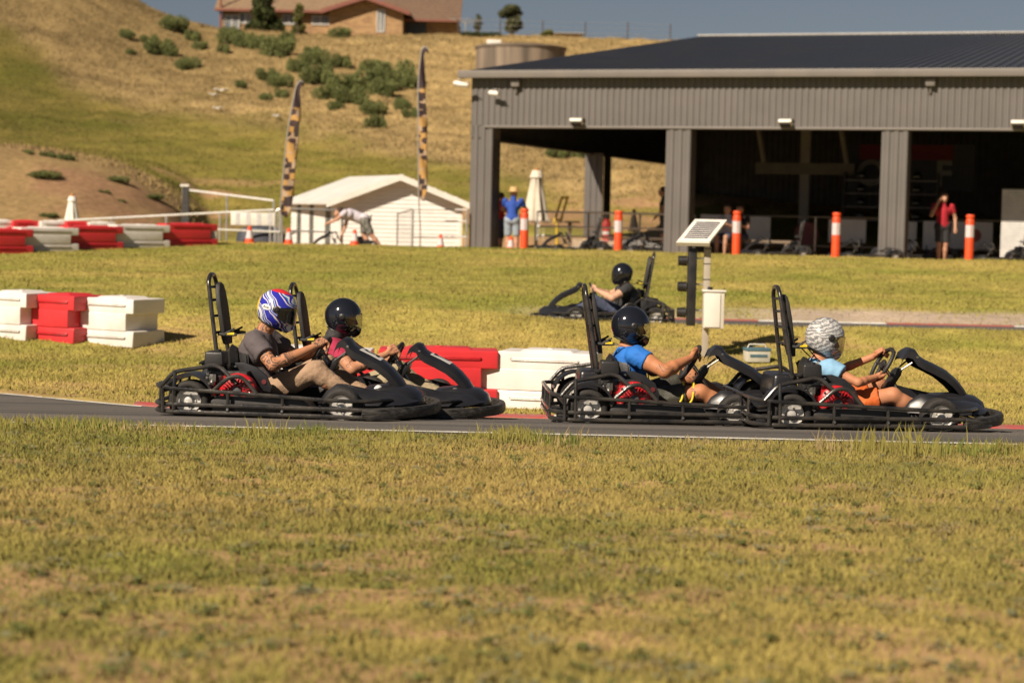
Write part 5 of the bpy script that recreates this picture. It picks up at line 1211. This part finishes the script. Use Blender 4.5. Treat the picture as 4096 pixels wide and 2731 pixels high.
# ------------------------------------------------------------------ people in the pit
skn = skin_mat('skin_pit', (.48, .26, .17))
def figure(px, D, label, J, shirt, short, shoes, hat=None, z=None, face=-90, sleeve=.55, hair=(.05, .03, .02), group='people in the pit'):
    """J: joint positions in metres: x to the figure's front, y to its left, z up"""
    X = P(px, 950, D).x; g = gz(X, D) if z is None else z
    e = empty('person', (X, D, g), R(face), label, 'person', group); V_ = Vector
    pel, chs, nek, hed = V_(J['pel']), V_(J['chs']), V_(J['nek']), V_(J['hed']); caps = [(pel+V_((0, -.07, 0)), pel+V_((0, .07, 0)), .11, .11), (pel, chs, .115, .125), (chs+V_((0, -.10, 0)), chs+V_((0, .10, 0)), .09, .09), (nek-(nek-chs)*.3, lerp(nek, hed, .7), .058, .052), (hed, hed+V_((0, 0, .03)), .088, .085), (hed+V_((.05, 0, -.06)), hed+V_((.055, 0, -.04)), .05, .05), (hed+V_((.09, 0, 0)), hed+V_((.105, 0, -.025)), .01, .014)]
    sh_c = [(a, b, c+.014, d+.014) for a, b, c, d in caps[1:3]]+[(pel+V_((0, -.05, .03)), pel+V_((0, .05, .03)), .12, .12), (chs, nek, .11, .07)]; so_c = [(pel+V_((0, -.07, -.02)), pel+V_((0, .07, -.02)), .125, .125)]; sho = []
    for s in (-1, 1):
        sd, el, ha = (V_(q) for q in J['arms'][0 if s < 0 else 1]); hp, kn, an = (V_(q) for q in J['legs'][0 if s < 0 else 1])
        caps += [(sd, el, .055, .042), (el, ha, .042, .028)]; d = (ha-el).normalized(); sv = V_((0, 1, 0)) if abs(d.y) < .8 else V_((1, 0, 0))
        for k in range(4): b_ = ha+d*.05+sv*(k-1.5)*.02; caps += [(ha, b_, .024, .012), (b_, b_+d*.04-V_((0, 0, .02)), .012, .009)]
        caps += [(ha, ha+d*.04+sv*.05, .018, .010), (hp, kn, .085, .058), (kn, lerp(kn, an, .35), .056, .058), (lerp(kn, an, .35), an, .058, .036)]
        sh_c.append((sd, lerp(sd, el, sleeve), .073, .062, 'b')); so_c.append((hp, lerp(hp, kn, .92), .108, .090, 'b')); sho.append(((an+V_((-.04, 0, -.055)), an+V_((.14, 0, -.065)), .045, .035), (an, an+V_((0, 0, -.05)), .045, .045, 'a')))
    link('body', blob_mesh('body', caps, skn, .011, k=.02), e); link('shirt', blob_mesh('shirt', sh_c, shirt, .013, wrinkle=.006, wscale=9, k=.02), e); link('shorts', blob_mesh('shorts', so_c, short, .013, wrinkle=.006, wscale=9, k=.02), e)
    for q in sho: link('shoe', blob_mesh('shoe', q, shoes, .012, k=.015), e)
    if hat:
        m = MB(); m.lathe([(.21, -.0), (.22, .012), (.11, .02), (.098, .10), (.07, .125), (1e-4, .125)], 24, Matrix.Translation(hed+V_((0, 0, .055)))); m.build('hat', hat, e)
    else: link('hair', blob_mesh('hair', [(hed+V_((-.02, 0, .035)), hed+V_((-.015, 0, .05)), .092, .092)], pm('dark_hair', hair, None, 30, .8), .012, k=.01), e)
    return e
def legs(dx=0, w_=.10, bend=0): return [((0, -w_, .92), (.03+bend, -w_*1.05, .50), (-.01+dx, -w_, .09)), ((0, w_, .92), (.03+bend, w_*1.05, .50), (-.01-dx, w_, .09))]
redsh = pm('red_shirt', (.42, .015, .03), (.34, .012, .025), 6, .85); royal = pm('royal_blue_shirt', (.02, .07, .36), None, 6, .85); palej = pm('pale_denim', (.30, .36, .42), None, 6, .85); white_t = pm('pale_lilac_shirt', (.52, .48, .54), (.46, .42, .48), 6, .85); camo = pm('grey_camo', (.05, .055, .05), (.22, .21, .18), 14, .85); ors = pm('orange_shoes', (.8, .16, .02), None, 9, .6)
straw = pm('straw_hat', (.62, .42, .20), (.50, .33, .15), 20, .8)
figure(2048, 47.2, 'man in straw hat and royal blue shirt leaning on the white railing', dict(pel=(-.02, 0, .93), chs=(.05, 0, 1.26), nek=(.09, 0, 1.44), hed=(.15, 0, 1.54), arms=[((.07, -.20, 1.38), (.20, -.30, 1.18), (.42, -.16, 1.06)), ((.07, .20, 1.38), (.20, .30, 1.18), (.42, .16, 1.06))], legs=legs()), royal, palej, whitesh, hat=straw, face=80, z=B0.z-.16)
figure(1993, 48.6, 'person in red shirt partly hidden behind the left pillar, beside the straw hat man', dict(pel=(0, 0, .92), chs=(.02, 0, 1.24), nek=(.03, 0, 1.42), hed=(.06, 0, 1.55), arms=[((.02, -.20, 1.36), (.12, -.34, 1.18), (.30, -.40, 1.12)), ((.02, .20, 1.36), (.12, .30, 1.15), (.30, .25, 1.08))], legs=legs()), redsh, denim, whitesh, face=20, z=B0.z-.25)
figure(2655, 49.5, 'person in black clothes standing behind the second pillar of the pit', dict(pel=(0, 0, .95), chs=(.0, 0, 1.28), nek=(.02, 0, 1.46), hed=(.06, 0, 1.60), arms=[((.0, -.20, 1.40), (.05, -.26, 1.12), (.22, -.22, .95)), ((.0, .20, 1.40), (.05, .26, 1.12), (.22, .22, .95))], legs=legs()), blackc, blackc, ink, face=175, z=B0.z-.05)
figure(3768, 45.2, 'man in red shirt, black shorts and orange shoes holding a phone to his ear', dict(pel=(0, 0, .92), chs=(.0, 0, 1.25), nek=(.02, 0, 1.43), hed=(.05, 0, 1.58), arms=[((.0, -.20, 1.38), (.16, -.34, 1.16), (.14, -.16, 1.50)), ((.0, .21, 1.38), (-.02, .32, 1.10), (.05, .30, .86))], legs=legs(.03, .08)), redsh, blackc, ors, face=-80, z=B0.z-.08)
figure(1415, 45.6, 'man in pale lilac shirt bending over a parked kart in front of the white shed', dict(pel=(-.25, 0, .68), chs=(.10, 0, .80), nek=(.24, 0, .83), hed=(.36, 0, .84), arms=[((.16, -.17, .80), (.22, -.22, .52), (.30, -.15, .28)), ((.20, .17, .84), (.38, .24, .68), (.60, .18, .58))], legs=[((-.25, -.10, .64), (-.22, -.12, .34), (-.42, -.10, .0)), ((-.27, .10, .64), (-.42, .12, .34), (-.70, .10, -.02))]), white_t, camo, whitesh, face=180, z=ZC-.80)
sitter = lambda px, D, lb, sh: figure(px, D, lb, dict(pel=(0, 0, .50), chs=(.02, 0, .84), nek=(.05, 0, 1.02), hed=(.08, 0, 1.17), arms=[((.02, -.18, .96), (.14, -.24, .74), (.34, -.12, .80)), ((.02, .18, .96), (.14, .24, .74), (.34, .12, .80))], legs=[((0, -.1, .5), (.42, -.12, .5), (.44, -.1, .09)), ((0, .1, .5), (.42, .12, .5), (.44, .1, .09))]), sh, denim, whitesh, face=-120, z=B0.z-.05)
sitter(2912, 47.0, 'seated person in pale top, left one of the pair in the dark middle bay', white_t); sitter(2962, 47.6, 'seated person in dark top, right one of the pair in the dark middle bay', blackc)
bn = empty('bench', inb(6.75, 2.2, 0), BY, 'low bench under the two seated people in the middle bay', 'bench'); m = MB(); m.box((0, .4, .36), (1.5, .4, .06)); m.build('seat', tmt, bn)
for s in (-1, 1): m = MB(); m.box((s*.6, .4, .16), (.06, .35, .34)); m.build('leg', tmt, bn)

# parked karts in the pit
for px, D, yw, lb in ((2250, 45.6, 175, 'parked black kart below the yellow stand in the leftmost bay'), (3060, 44.9, 170, 'parked black kart right of the first bollard in the middle bay'), (3420, 44.2, 172, 'parked black kart left of the third pillar'), (3650, 46.4, 165, 'parked black kart just right of the third pillar, behind the man in red'), (3960, 43.9, 170, 'parked black kart below the pale perforated panel'), (1330, 45.9, 185, 'parked black kart the bending man is reaching down to'), (2560, 46.8, 160, 'parked black kart left of the second pillar')):
    c = copy_tree(k3); X = P(px+70, 990, D).x; c.location = (X+.5, D, (B0.z-.07) if px > 1800 else ZC-.98); c.rotation_euler = (0, 0, R(yw)); c['label'] = lb; c['group'] = 'karts parked in the pit'

# ------------------------------------------------------------------ hill: bushes, trees, tank, house
def hit(px, py, y0=50):
    d = CM.to_3x3() @ Vector(((px-2048)/F, -(py-1365.5)/F, -1)); d /= d.y; y = y0
    Y = np.arange(y0, 118, .15); z = ZC+d.z*Y; g = ground(d.x*Y, Y); k = np.argmax(g > z)
    if not (g > z).any(): k = len(Y)-1
    return Vector((d.x*Y[k], Y[k], float(g[k])))
leafm = attr_mat('leaf', .7, trans=.3, up=.35)
def leaf_mesh(name, clumps, n, lw, cols, seed, mat=leafm):
    r = np.random.default_rng(seed); Vs = []; Cs = []; w8 = np.array([c[3]*c[4]*c[5] for c in clumps])**.7; w8 = w8/w8.sum()
    for c, q in zip(clumps, w8):
        k = int(n*q)+1; d = r.normal(size=(k, 3)); d /= np.linalg.norm(d, axis=1)[:, None]; rad = (.55+.5*r.random(k)**.6)[:, None]
        p = np.array(c[:3])+d*rad*np.array(c[3:6]); a = r.normal(size=(k, 3)); a /= np.linalg.norm(a, axis=1)[:, None]; b = np.cross(a, r.normal(size=(k, 3))); b /= np.linalg.norm(b, axis=1)[:, None]
        s = lw*(.6+.8*r.random(k))[:, None]; Vs.append(np.stack([p-a*s, p+b*s*.5, p+a*s, p-b*s*.5], 1)); cc = np.array(cols[0])+(np.array(cols[1])-np.array(cols[0]))*r.random(k)[:, None]; Cs.append(np.repeat(cc*(.8+.4*r.random()), 4, 0))
    V = np.concatenate(Vs).reshape(-1, 3); me = np_mesh(name, V, np.arange(len(V)).reshape(-1, 4), 4, mat, False); set_col(me, np.concatenate(Cs)); return me
BUSHM = []
for s in range(5):
    r = random.Random(s); cl = [(r.uniform(-.55, .55), r.uniform(-.3, .3), r.uniform(.12, .38), r.uniform(.22, .42), r.uniform(.22, .36), r.uniform(.16, .30)) for _ in range(8)]
    BUSHM.append(leaf_mesh('foliage', cl, 2600, .045, ((.085, .105, .035), (.19, .205, .070)), s))
stemm = pm('twigs', (.08, .06, .04), None, 9, .9)
m = MB()
for k in range(7): a = k*.9; m.tube([(0, 0, -.1), (.2*math.cos(a), .2*math.sin(a), .2), (.4*math.cos(a), .3*math.sin(a), .38)], [.025, .015, .006], 5)
STEM = m.mesh('stems', stemm)
BS = [(690, 195, 80), (830, 222, 80), (885, 275, 130), (950, 140, 120), (1065, 210, 80), (1105, 258, 70), (1235, 280, 60), (1265, 205, 150), (1360, 240, 110), (1450, 245, 120), (1535, 278, 140), (1730, 280, 70), (1730, 325, 130), (1635, 375, 110), (1475, 425, 90), (1540, 460, 110), (1560, 525, 70), (1465, 545, 60), (1325, 470, 60), (1760, 430, 150), (1800, 525, 110), (1895, 470, 140), (1935, 535, 140), (1850, 590, 80), (2045, 370, 80), (2060, 450, 200), (2190, 430, 180), (2110, 500, 120), (2055, 610, 120), (2080, 685, 90), (2215, 585, 90), (2270, 635, 70), (1880, 348, 100), (1030, 362, 110), (720, 290, 50), (3080, 850, 90), (3200, 840, 110), (3380, 800, 100), (2800, 560, 90), (1590, 215, 70), (1875, 190, 90)]
BK = [(235, 950, 140), (262, 850, 80), (352, 858, 90), (640, 985, 100), (845, 1080, 90), (268, 1190, 80), (155, 838, 60), (575, 1060, 50), (670, 1110, 40)]
ordn = ['leftmost', 'second', 'third', 'fourth', 'fifth', 'sixth', 'seventh', 'eighth', 'ninth', 'tenth', 'eleventh', 'twelfth', 'thirteenth', 'fourteenth', 'fifteenth', 'sixteenth']
rows = [([b for b in BS if b[1] < 262], 'top row just below the house'), ([b for b in BS if 262 <= b[1] < 400], 'second row on the hill'), ([b for b in BS if 400 <= b[1] < 500], 'third row on the hill'), ([b for b in BS if 500 <= b[1]], 'lowest row on the hill'), ([b for b in BK], 'bare earth bank')]
bi = 0
for lst, rn in rows:
    for k, (x, y, w_) in enumerate(sorted(lst)):
        h_ = hit(x/1.384, (y+w_*.25)/1.384, 48); sc = w_/1.384*h_.y/F/1.35
        e = empty('bush', (h_.x, h_.y, h_.z-.03), random.random()*1.2-.6, '%s green bush%s in the %s' % (ordn[k], '' if k == 0 else ' from the left', rn) if 'bank' not in rn else '%s scrubby green bush%s on the bare earth bank' % (ordn[k], '' if k == 0 else ' from the left'), 'bush', 'bushes on the hillside')
        f_ = (.75 if 'bank' in rn else 1.6); sc *= 1.08; e.scale = (sc*1.2, sc, sc*f_*random.uniform(.85, 1.15)); link('foliage', BUSHM[bi % 5], e); link('stems', STEM, e); bi += 1
def tree(px, D, ybase, ytop, wpx, label, seed, cols, lw=.09, n=5000, shape='round', name='tree'):
    X = P(px, ybase, D).x; g = gz(X, D); zt = P(px, ytop, D).z-g; W = wpx*D/F/2; r = random.Random(seed); e = empty(name, (X, D, g-.1), r.random()*3, label, 'tree', 'trees by the house')
    m = MB(); m.tube([(0, 0, 0), (r.uniform(-.1, .1), 0, zt*.35), (r.uniform(-.2, .2), 0, zt*.8)], [.13, .09, .03], 8)
    for k in range(6): a = k*1.1; z0 = zt*(.25+.08*k); m.tube([(0, 0, z0), (W*.4*math.cos(a), W*.4*math.sin(a), z0+zt*.12), (W*.7*math.cos(a), W*.7*math.sin(a), z0+zt*.22)], [.05, .035, .012], 6)
    m.build('trunk', stemm, e); cl = []
    for k in range(26):
        t = r.random(); a = r.random()*6.28
        if shape == 'cone': ww = W*(1.05-t*.9); z = zt*(.04+.92*t)
        else: ww = W*(1-(2*t-1)**2*.75); z = zt*(.30+.66*t)
        q = r.random()**.5*ww*.75; s = W*r.uniform(.22, .40); cl.append((q*math.cos(a), q*math.sin(a), z, s, s, s*.75))
    link('crown', leaf_mesh('crown', cl, n, lw, cols, seed), e); return e
dkg = ((.035, .045, .014), (.075, .085, .028)); ylg = ((.10, .11, .03), (.19, .18, .055)); olv = ((.075, .085, .04), (.15, .15, .075))
tree(1050, 112.0, 118, -30, 175, 'dark dense conifer in front of the brick house', 3, dkg, .10, 9000, 'cone', 'conifer')
tree(1195, 112.0, 112, 8, 70, 'small yellow-green tree in front of the house, right of the conifer', 4, ylg, .08, 2500, 'cone')
tree(2048, 112.5, 155, 16, 115, 'round olive green tree on the skyline above the water tank', 5, olv, .08, 5000)
tree(1912, 113, 140, 52, 40, 'thin sparse tree on the skyline right of the house', 6, olv, .06, 700)
tree(2192, 110, 168, 116, 52, 'little bushy tree on the skyline right of the round tree', 7, ylg, .07, 1600)
e = empty('hedge', hit(1925, 150, 90), 0, 'low dark hedge on the skyline left of the water tank', 'hedge'); link('foliage', leaf_mesh('foliage', [(-.9+.3*k, 0, .12, .25, .2, .13) for k in range(7)], 1800, .05, dkg, 9), e)
e = empty('hedge', hit(1110, 128, 90), 0, 'low green hedge along the foot of the brick house', 'hedge'); link('foliage', leaf_mesh('foliage', [(-3.4+.42*k, 0, .10, .30, .2, .16) for k in range(17)], 3000, .05, dkg, 10), e)
m = MB(); o = link('white_litter', None); bpy.data.objects.remove(o)
for px, py, w_, lb in ((888, 376, 60, 'larger pale plastic sheet lying on the grassy hill'), (855, 394, 34, 'small white scrap just below the larger sheet'), (872, 450, 38, 'white scrap lying lower on the lawn slope'), (1107, 482, 30, 'white scrap nearest the leaning flag')):
    h_ = hit(px, py); s = w_*h_.y/F; m = MB(); n = 7; vs = [(s*(i/(n-1)-.5), .35*(j/3-.5), .16+.05*math.sin(i*1.7+j)) for i in range(n) for j in range(4)]
    m.add(vs, [(i*4+j, (i+1)*4+j, (i+1)*4+j+1, i*4+j+1) for i in range(n-1) for j in range(3)]); o = m.build('plastic_scrap', whitem); o.location = h_; sd = o.modifiers.new('s', 'SOLIDIFY'); sd.thickness = .03; tag(o, lb, 'litter', 'scraps on the hill')
# water tank
tc = P(2083, 200, 97); g = gz(tc.x, 97); r_ = 178*97/F; zt = P(2083, 190, 97).z
tk = empty('water_tank', (tc.x, 97, g), 0, 'round weathered concrete water tank half sunk in the dry hill', 'water tank')
m = MB(); m.lathe([(r_, -1.5), (r_, zt-g-.10)], 64); m.build('wall', pm('stained_concrete', (.27, .21, .155), (.10, .08, .062), 1.1, .9, bump=.3, stretch=(1.6, 1.6, .12), detail=6), tk)
m = MB(); m.lathe([(r_+.05, zt-g-.12), (r_+.07, zt-g-.02), (r_-.1, zt-g+.02), (1e-4, zt-g+.22)], 64); m.build('lid', pm('lid_concrete', (.13, .105, .085), (.18, .145, .115), 2, .9), tk)
m = MB(); m.box((-r_*.60, 0, zt-g+.20), (.72, .6, .24)); m.build('hatch', whitem, tk, bevel=.02)
# house
DH = 114.0; SHP = F/DH; hb = ZC+9.75; X0 = P(880, 100, DH).x
hs_ = empty('brick_house', (X0, DH, hb), 0, 'blond brick house with terracotta tiled roof on the hilltop', 'house')
brick = bpy.data.materials.new('blond_brick'); brick.use_nodes = True; n = brick.node_tree.nodes; l = brick.node_tree.links; tcn = n.new('ShaderNodeTexCoord'); sxn = n.new('ShaderNodeSeparateXYZ'); cbn = n.new('ShaderNodeCombineXYZ'); adn = n.new('ShaderNodeMath')
l.new(tcn.outputs['Object'], sxn.inputs[0]); l.new(sxn.outputs[0], adn.inputs[0]); l.new(sxn.outputs[1], adn.inputs[1]); l.new(adn.outputs[0], cbn.inputs[0]); l.new(sxn.outputs[2], cbn.inputs[1])
bt = n.new('ShaderNodeTexBrick'); bt.inputs['Scale'].default_value = 1.0; bt.inputs['Brick Width'].default_value = .30; bt.inputs['Row Height'].default_value = .11; bt.inputs['Mortar Size'].default_value = .012; bt.inputs['Color1'].default_value = (.40, .24, .10, 1); bt.inputs['Color2'].default_value = (.24, .125, .05, 1); bt.inputs['Mortar'].default_value = (.36, .27, .17, 1)
l.new(cbn.outputs[0], bt.inputs[0]); l.new(bt.outputs[0], n['Principled BSDF'].inputs['Base Color']); n['Principled BSDF'].inputs['Roughness'].default_value = .9
tile = pm('terracotta_tiles', (.165, .105, .068), (.13, .08, .052), 4, .8); tant = pm('tan_tiles', (.26, .175, .105), (.19, .125, .075), 6, .85); redtrim = pm('red_trim', (.24, .085, .055), None, 4, .6); win = pm('window_glass', (.10, .12, .14), (.30, .30, .29), 1.2, .2); wfr = pm('window_frame_white', (.60, .58, .54), None, 9, .5); gdoor = pm('garage_door', (.06, .068, .075), None, 4, .5)
hx = lambda px: (px-880)/SHP
hzp = lambda py, px: P(px, py, DH).z-hb
def tiles(name, x0, x1, ya, za, yb, zb, rows=12):
    m = MB()
    for k in range(rows):
        a, b = k/rows, (k+1)/rows; y0, z0 = ya+(yb-ya)*a, za+(zb-za)*a; y1, z1 = ya+(yb-ya)*b, za+(zb-za)*b
        m.add([(x0, y0, z0+.05), (x1, y0, z0+.05), (x1, y1, z1+.01), (x0, y1, z1+.01), (x0, y0, z0), (x1, y0, z0)], [(0, 1, 2, 3), (4, 5, 1, 0)])
    m.add([(x0, ya, za-.12), (x1, ya, za-.12), (x1, yb, zb-.12), (x0, yb, zb-.12)], [(3, 2, 1, 0)]); m.add([(x0, ya, za-.12), (x1, ya, za-.12), (x1, ya, za+.05), (x0, ya, za+.05)], [(0, 1, 2, 3)])
    return m.build(name, tant if name == 'main_roof' else tile, hs_, smooth=False)
E1 = hzp(40, 1100); E2 = hzp(72, 1720); xg0, xg1, xr = hx(1312), hx(1604), hx(1822); xe = hx(1590)
m = MB(); m.box((xg0/2, 4.0, E1/2-.5), (xg0, 6.4, E1+1)); m.build('main_wall', brick, hs_, smooth=False)
m = MB(); m.box(((xg1+xr)/2, 4.6, E2/2-.5), (xr-xg1, 5.2, E2+1)); m.build('garage_wall', brick, hs_, smooth=False)
GA = hzp(2, 1490); GE = hzp(48, 1320)
m = MB(); m.prism([(xg0, -1), (xg1, -1), (xg1, GE), ((xg0+xg1)/2, GA), (xg0, GE)], .0, 5); m.build('gable_wall', brick, hs_, smooth=False)
tiles('main_roof', -.4, xg0+1.2, .35, E1, 4.5, E1+2.3); tiles('garage_roof', xg1-1.5, xr+.15, 1.4, E2, 5.0, E2+2.0)
for s, (xa, xb) in enumerate(((xg0-.45, (xg0+xg1)/2), (xg1+.45, (xg0+xg1)/2))):
    k = (GA-GE)/((xg1-xg0)/2); za = GE-.45*k+.06; zb = GA+.06; m = MB()
    m.add([(xa, -.55, za), (xb, -.55, zb), (xb, 5, zb), (xa, 5, za), (xa, -.55, za+.14), (xb, -.55, zb+.14), (xb, 5, zb+.14), (xa, 5, za+.14)], [(3, 2, 1, 0), (4, 5, 6, 7), (0, 1, 5, 4), (0, 4, 7, 3)]); m.build('gable_roof', tile, hs_, smooth=False)
    m = MB(); m.add([(xa, -.58, za-.08), (xb, -.58, zb-.08), (xb, -.58, zb+.17), (xa, -.58, za+.17)], [(0, 1, 2, 3)]); m.build('barge_board', redtrim, hs_, smooth=False)
m = MB(); m.box(((xg0-.4)/2, .30, E1-.02), (xg0+.3, .12, .14)); m.build('gutter', redtrim, hs_); m = MB(); m.box(((xg1+xr)/2, 1.34, E2-.02), (xr-xg1+.3, .12, .12)); m.build('garage_gutter', redtrim, hs_)
m = MB(); m.tube([(-.05, .5, -1), (-.05, .5, E1+2)], .07, 6); m.build('downpipe', redtrim, hs_)
def window(pxa, pxb, pya, pyb, y, name='window'):
    xa, xb = hx(pxa), hx(pxb); za, zb = hzp(pyb, (pxa+pxb)/2), hzp(pya, (pxa+pxb)/2); m = MB()
    for x in (xa, (xa+xb)/2, xb): m.box((x, y-.03, (za+zb)/2), (.06, .07, zb-za))
    for z in (za, zb): m.box(((xa+xb)/2, y-.03, z), (xb-xa+.06, .075, .06))
    w_ = m.build(name, wfr, hs_); 
    for k in (0, 1): m = MB(); c = xa+(xb-xa)*(.25+.5*k); m.box((c, y-.012, (za+zb)/2), ((xb-xa)/2-.06, .02, zb-za-.05)); m.build('pane', win, w_)
window(950, 996, 47, 88, .8); window(1122, 1172, 55, 92, .8); window(1240, 1308, 60, 94, .8); window(1503, 1532, 41, 128, 0)
window(893, 948, 57, 116, .74, 'glass_door')
m = MB(); m.box((hx(1650), 1.98, E2/2-.25), (hx(1692)-hx(1608), .05, E2+.3)); gd = m.build('garage_door', gdoor, hs_)
for k in range(4): m = MB(); m.box((hx(1650), 1.945, -.3+k*.6), (hx(1692)-hx(1608), .02, .03)); m.build('door_seam', ink, gd)
# rotary clothes line, far shed and wire fence on the skyline
e = empty('clothes_line', P(1862, 140, 112), 0, 'rotary clothes line right of the brick house', 'clothes line'); e.location.z = gz(e.location.x, 112); hh = P(1862, 84, 112).z-e.location.z
m = MB(); m.tube([(0, 0, 0), (0, 0, hh)], .04, 6); m.build('mast', galv, e)
for k in range(4): a = k*math.pi/2+.3; m = MB(); m.tube([(0, 0, hh-.15), (1.0*math.cos(a), 1.0*math.sin(a), hh+.05)], .022, 5); m.build('arm', galv, e)
m = MB(); m.tube([(math.cos(k*math.pi/2+.3), math.sin(k*math.pi/2+.3), hh+.05) for k in range(4)], .012, 5, True); m.build('line', galv, e)
c = P(2272, 160, 112); e = empty('small_shed', (c.x, 112, gz(c.x, 112)-.3), 0, 'small low shed on the skyline right of the little bushy tree', 'shed'); zz = P(2272, 136, 112).z-e.location.z
m = MB(); m.box((0, .8, zz/2), (1.5, 1.6, zz)); m.build('wall', brick, e); m = MB(); m.box((0, .7, zz+.02), (1.8, 1.9, .06)); m.build('roof', capm, e)
fx = [1830, 2000, 2170, 2340, 2510, 2680]
e = empty('wire_fence', P(1830, 165, 110.8), 0, 'thin post and wire fence along the skyline behind the water tank', 'fence'); o0 = e.location.copy(); tops = []
for px in fx:
    X = P(px, 160, 110.8).x; g = gz(X, 110.8); m = MB(); m.tube([Vector((X, 110.8, g-.2))-o0, Vector((X, 110.8, g+1.0))-o0], .035, 6); m.build('post', stemm, e); tops.append(Vector((X, 110.8, g))-o0)
for dz in (.35, .65, .95): m = MB(); m.tube([t+Vector((0, 0, dz)) for t in tops], .010, 4); m.build('wire', galv, e)

# ------------------------------------------------------------------ taller weeds along the near edge of the track
def weeds(name, spots, label, seed):
    r = np.random.default_rng(seed); Vs = []; Cs = []
    for px, D, w_, n, h, col_ in spots:
        X = P(px, 1730, D).x; x = X+r.normal(size=n)*w_; y = D+r.normal(size=n)*.10; z = ground(x, y); hh = h*(.4+.8*r.random(n)); a = r.random(n)*6.28; ln = hh*.45*r.random(n); wd = .0045
        dx, dy = np.cos(a)*wd, np.sin(a)*wd*.3; b0 = np.stack([x, y, z], 1); m1 = b0+np.stack([np.cos(a)*ln*.35, np.sin(a)*ln*.35, hh*.6], 1); tp = b0+np.stack([np.cos(a)*ln, np.sin(a)*ln, hh], 1); d = np.stack([dx, dy, dx*0], 1)
        T = np.stack([b0-d, b0+d, m1+d*.8, b0-d, m1+d*.8, m1-d*.8, m1-d*.8, m1+d*.8, tp], 1); Vs.append(T.reshape(-1, 3)); c = np.array(col_)*(.7+.6*r.random(n))[:, None]; Cs.append(np.repeat(c, 9, 0))
    V = np.concatenate(Vs); me = np_mesh(name, V, np.arange(len(V)).reshape(-1, 3), 3, gmat, False); set_col(me, np.concatenate(Cs)); tag(link(name, me), label, kind='stuff')
yg = (.26, .23, .06); gg = (.16, .18, .04); sg = (.34, .26, .12)
weeds('tall_weeds', [(100, 11.75, .35, 700, .075, yg), (350, 11.8, .25, 350, .06, gg), (600, 11.7, .2, 200, .05, sg), (1060, 11.6, .05, 50, .10, yg), (1250, 11.7, .10, 90, .07, gg), (1600, 11.4, .06, 40, .10, yg), (2050, 11.7, .10, 260, .085, yg), (2180, 11.7, .08, 120, .06, gg), (2290, 11.6, .03, 60, .075, gg), (2300, 11.6, .10, 30, .11, sg), (3480, 11.3, .08, 60, .15, yg), (3640, 11.2, .12, 90, .18, yg), (3850, 11.4, .12, 110, .11, gg), (4000, 11.5, .1, 130, .09, yg), (3330, 11.4, .05, 40, .12, sg), (2800, 11.7, .3, 120, .05, sg)], 'tall weedy grass along the near edge of the track', 77)

# low broad-leaved weeds scattered through the foreground lawn
r = np.random.default_rng(5); N = 1500; t = r.random(N); yy = 4.8+6.9*t**1.0; xx = (r.random(N)*2-1)*(.29*yy+.5); Vs = []; Cs = []
for i in range(N):
    k = int(r.integers(10, 34)); s = .012+.05*r.random()**2; a = r.random(k)*6.283; q = s*r.random(k)**.5*1.6; x = xx[i]+np.cos(a)*q; y = yy[i]+np.sin(a)*q; z = ground(x, y)+.004+.018*r.random(k)
    l_ = .006+.012*r.random(k); b_ = r.random(k)*6.283; dx, dy = np.cos(b_)*l_, np.sin(b_)*l_; up_ = l_*(.5*r.random(k)); w2 = .45
    P4 = np.stack([np.stack([x-dx, y-dy, z], 1), np.stack([x+dy*w2, y-dx*w2, z+up_*.6], 1), np.stack([x+dx, y+dy, z+up_*1.4], 1), np.stack([x-dy*w2, y+dx*w2, z+up_*.6], 1)], 1)
    c = np.array([(.19, .22, .07), (.26, .26, .15), (.14, .16, .05), (.34, .27, .14)][int(r.integers(0, 4))])*(.7+.5*r.random((k, 1))); Vs.append(P4.reshape(-1, 3)); Cs.append(np.repeat(c, 4, 0))
V = np.concatenate(Vs); me = np_mesh('broadleaf_weeds', V, np.arange(len(V)).reshape(-1, 4), 4, gmat, False); set_col(me, np.concatenate(Cs)); tag(link('broadleaf_weeds', me), 'small broad-leaved weeds scattered through the foreground lawn', kind='stuff')
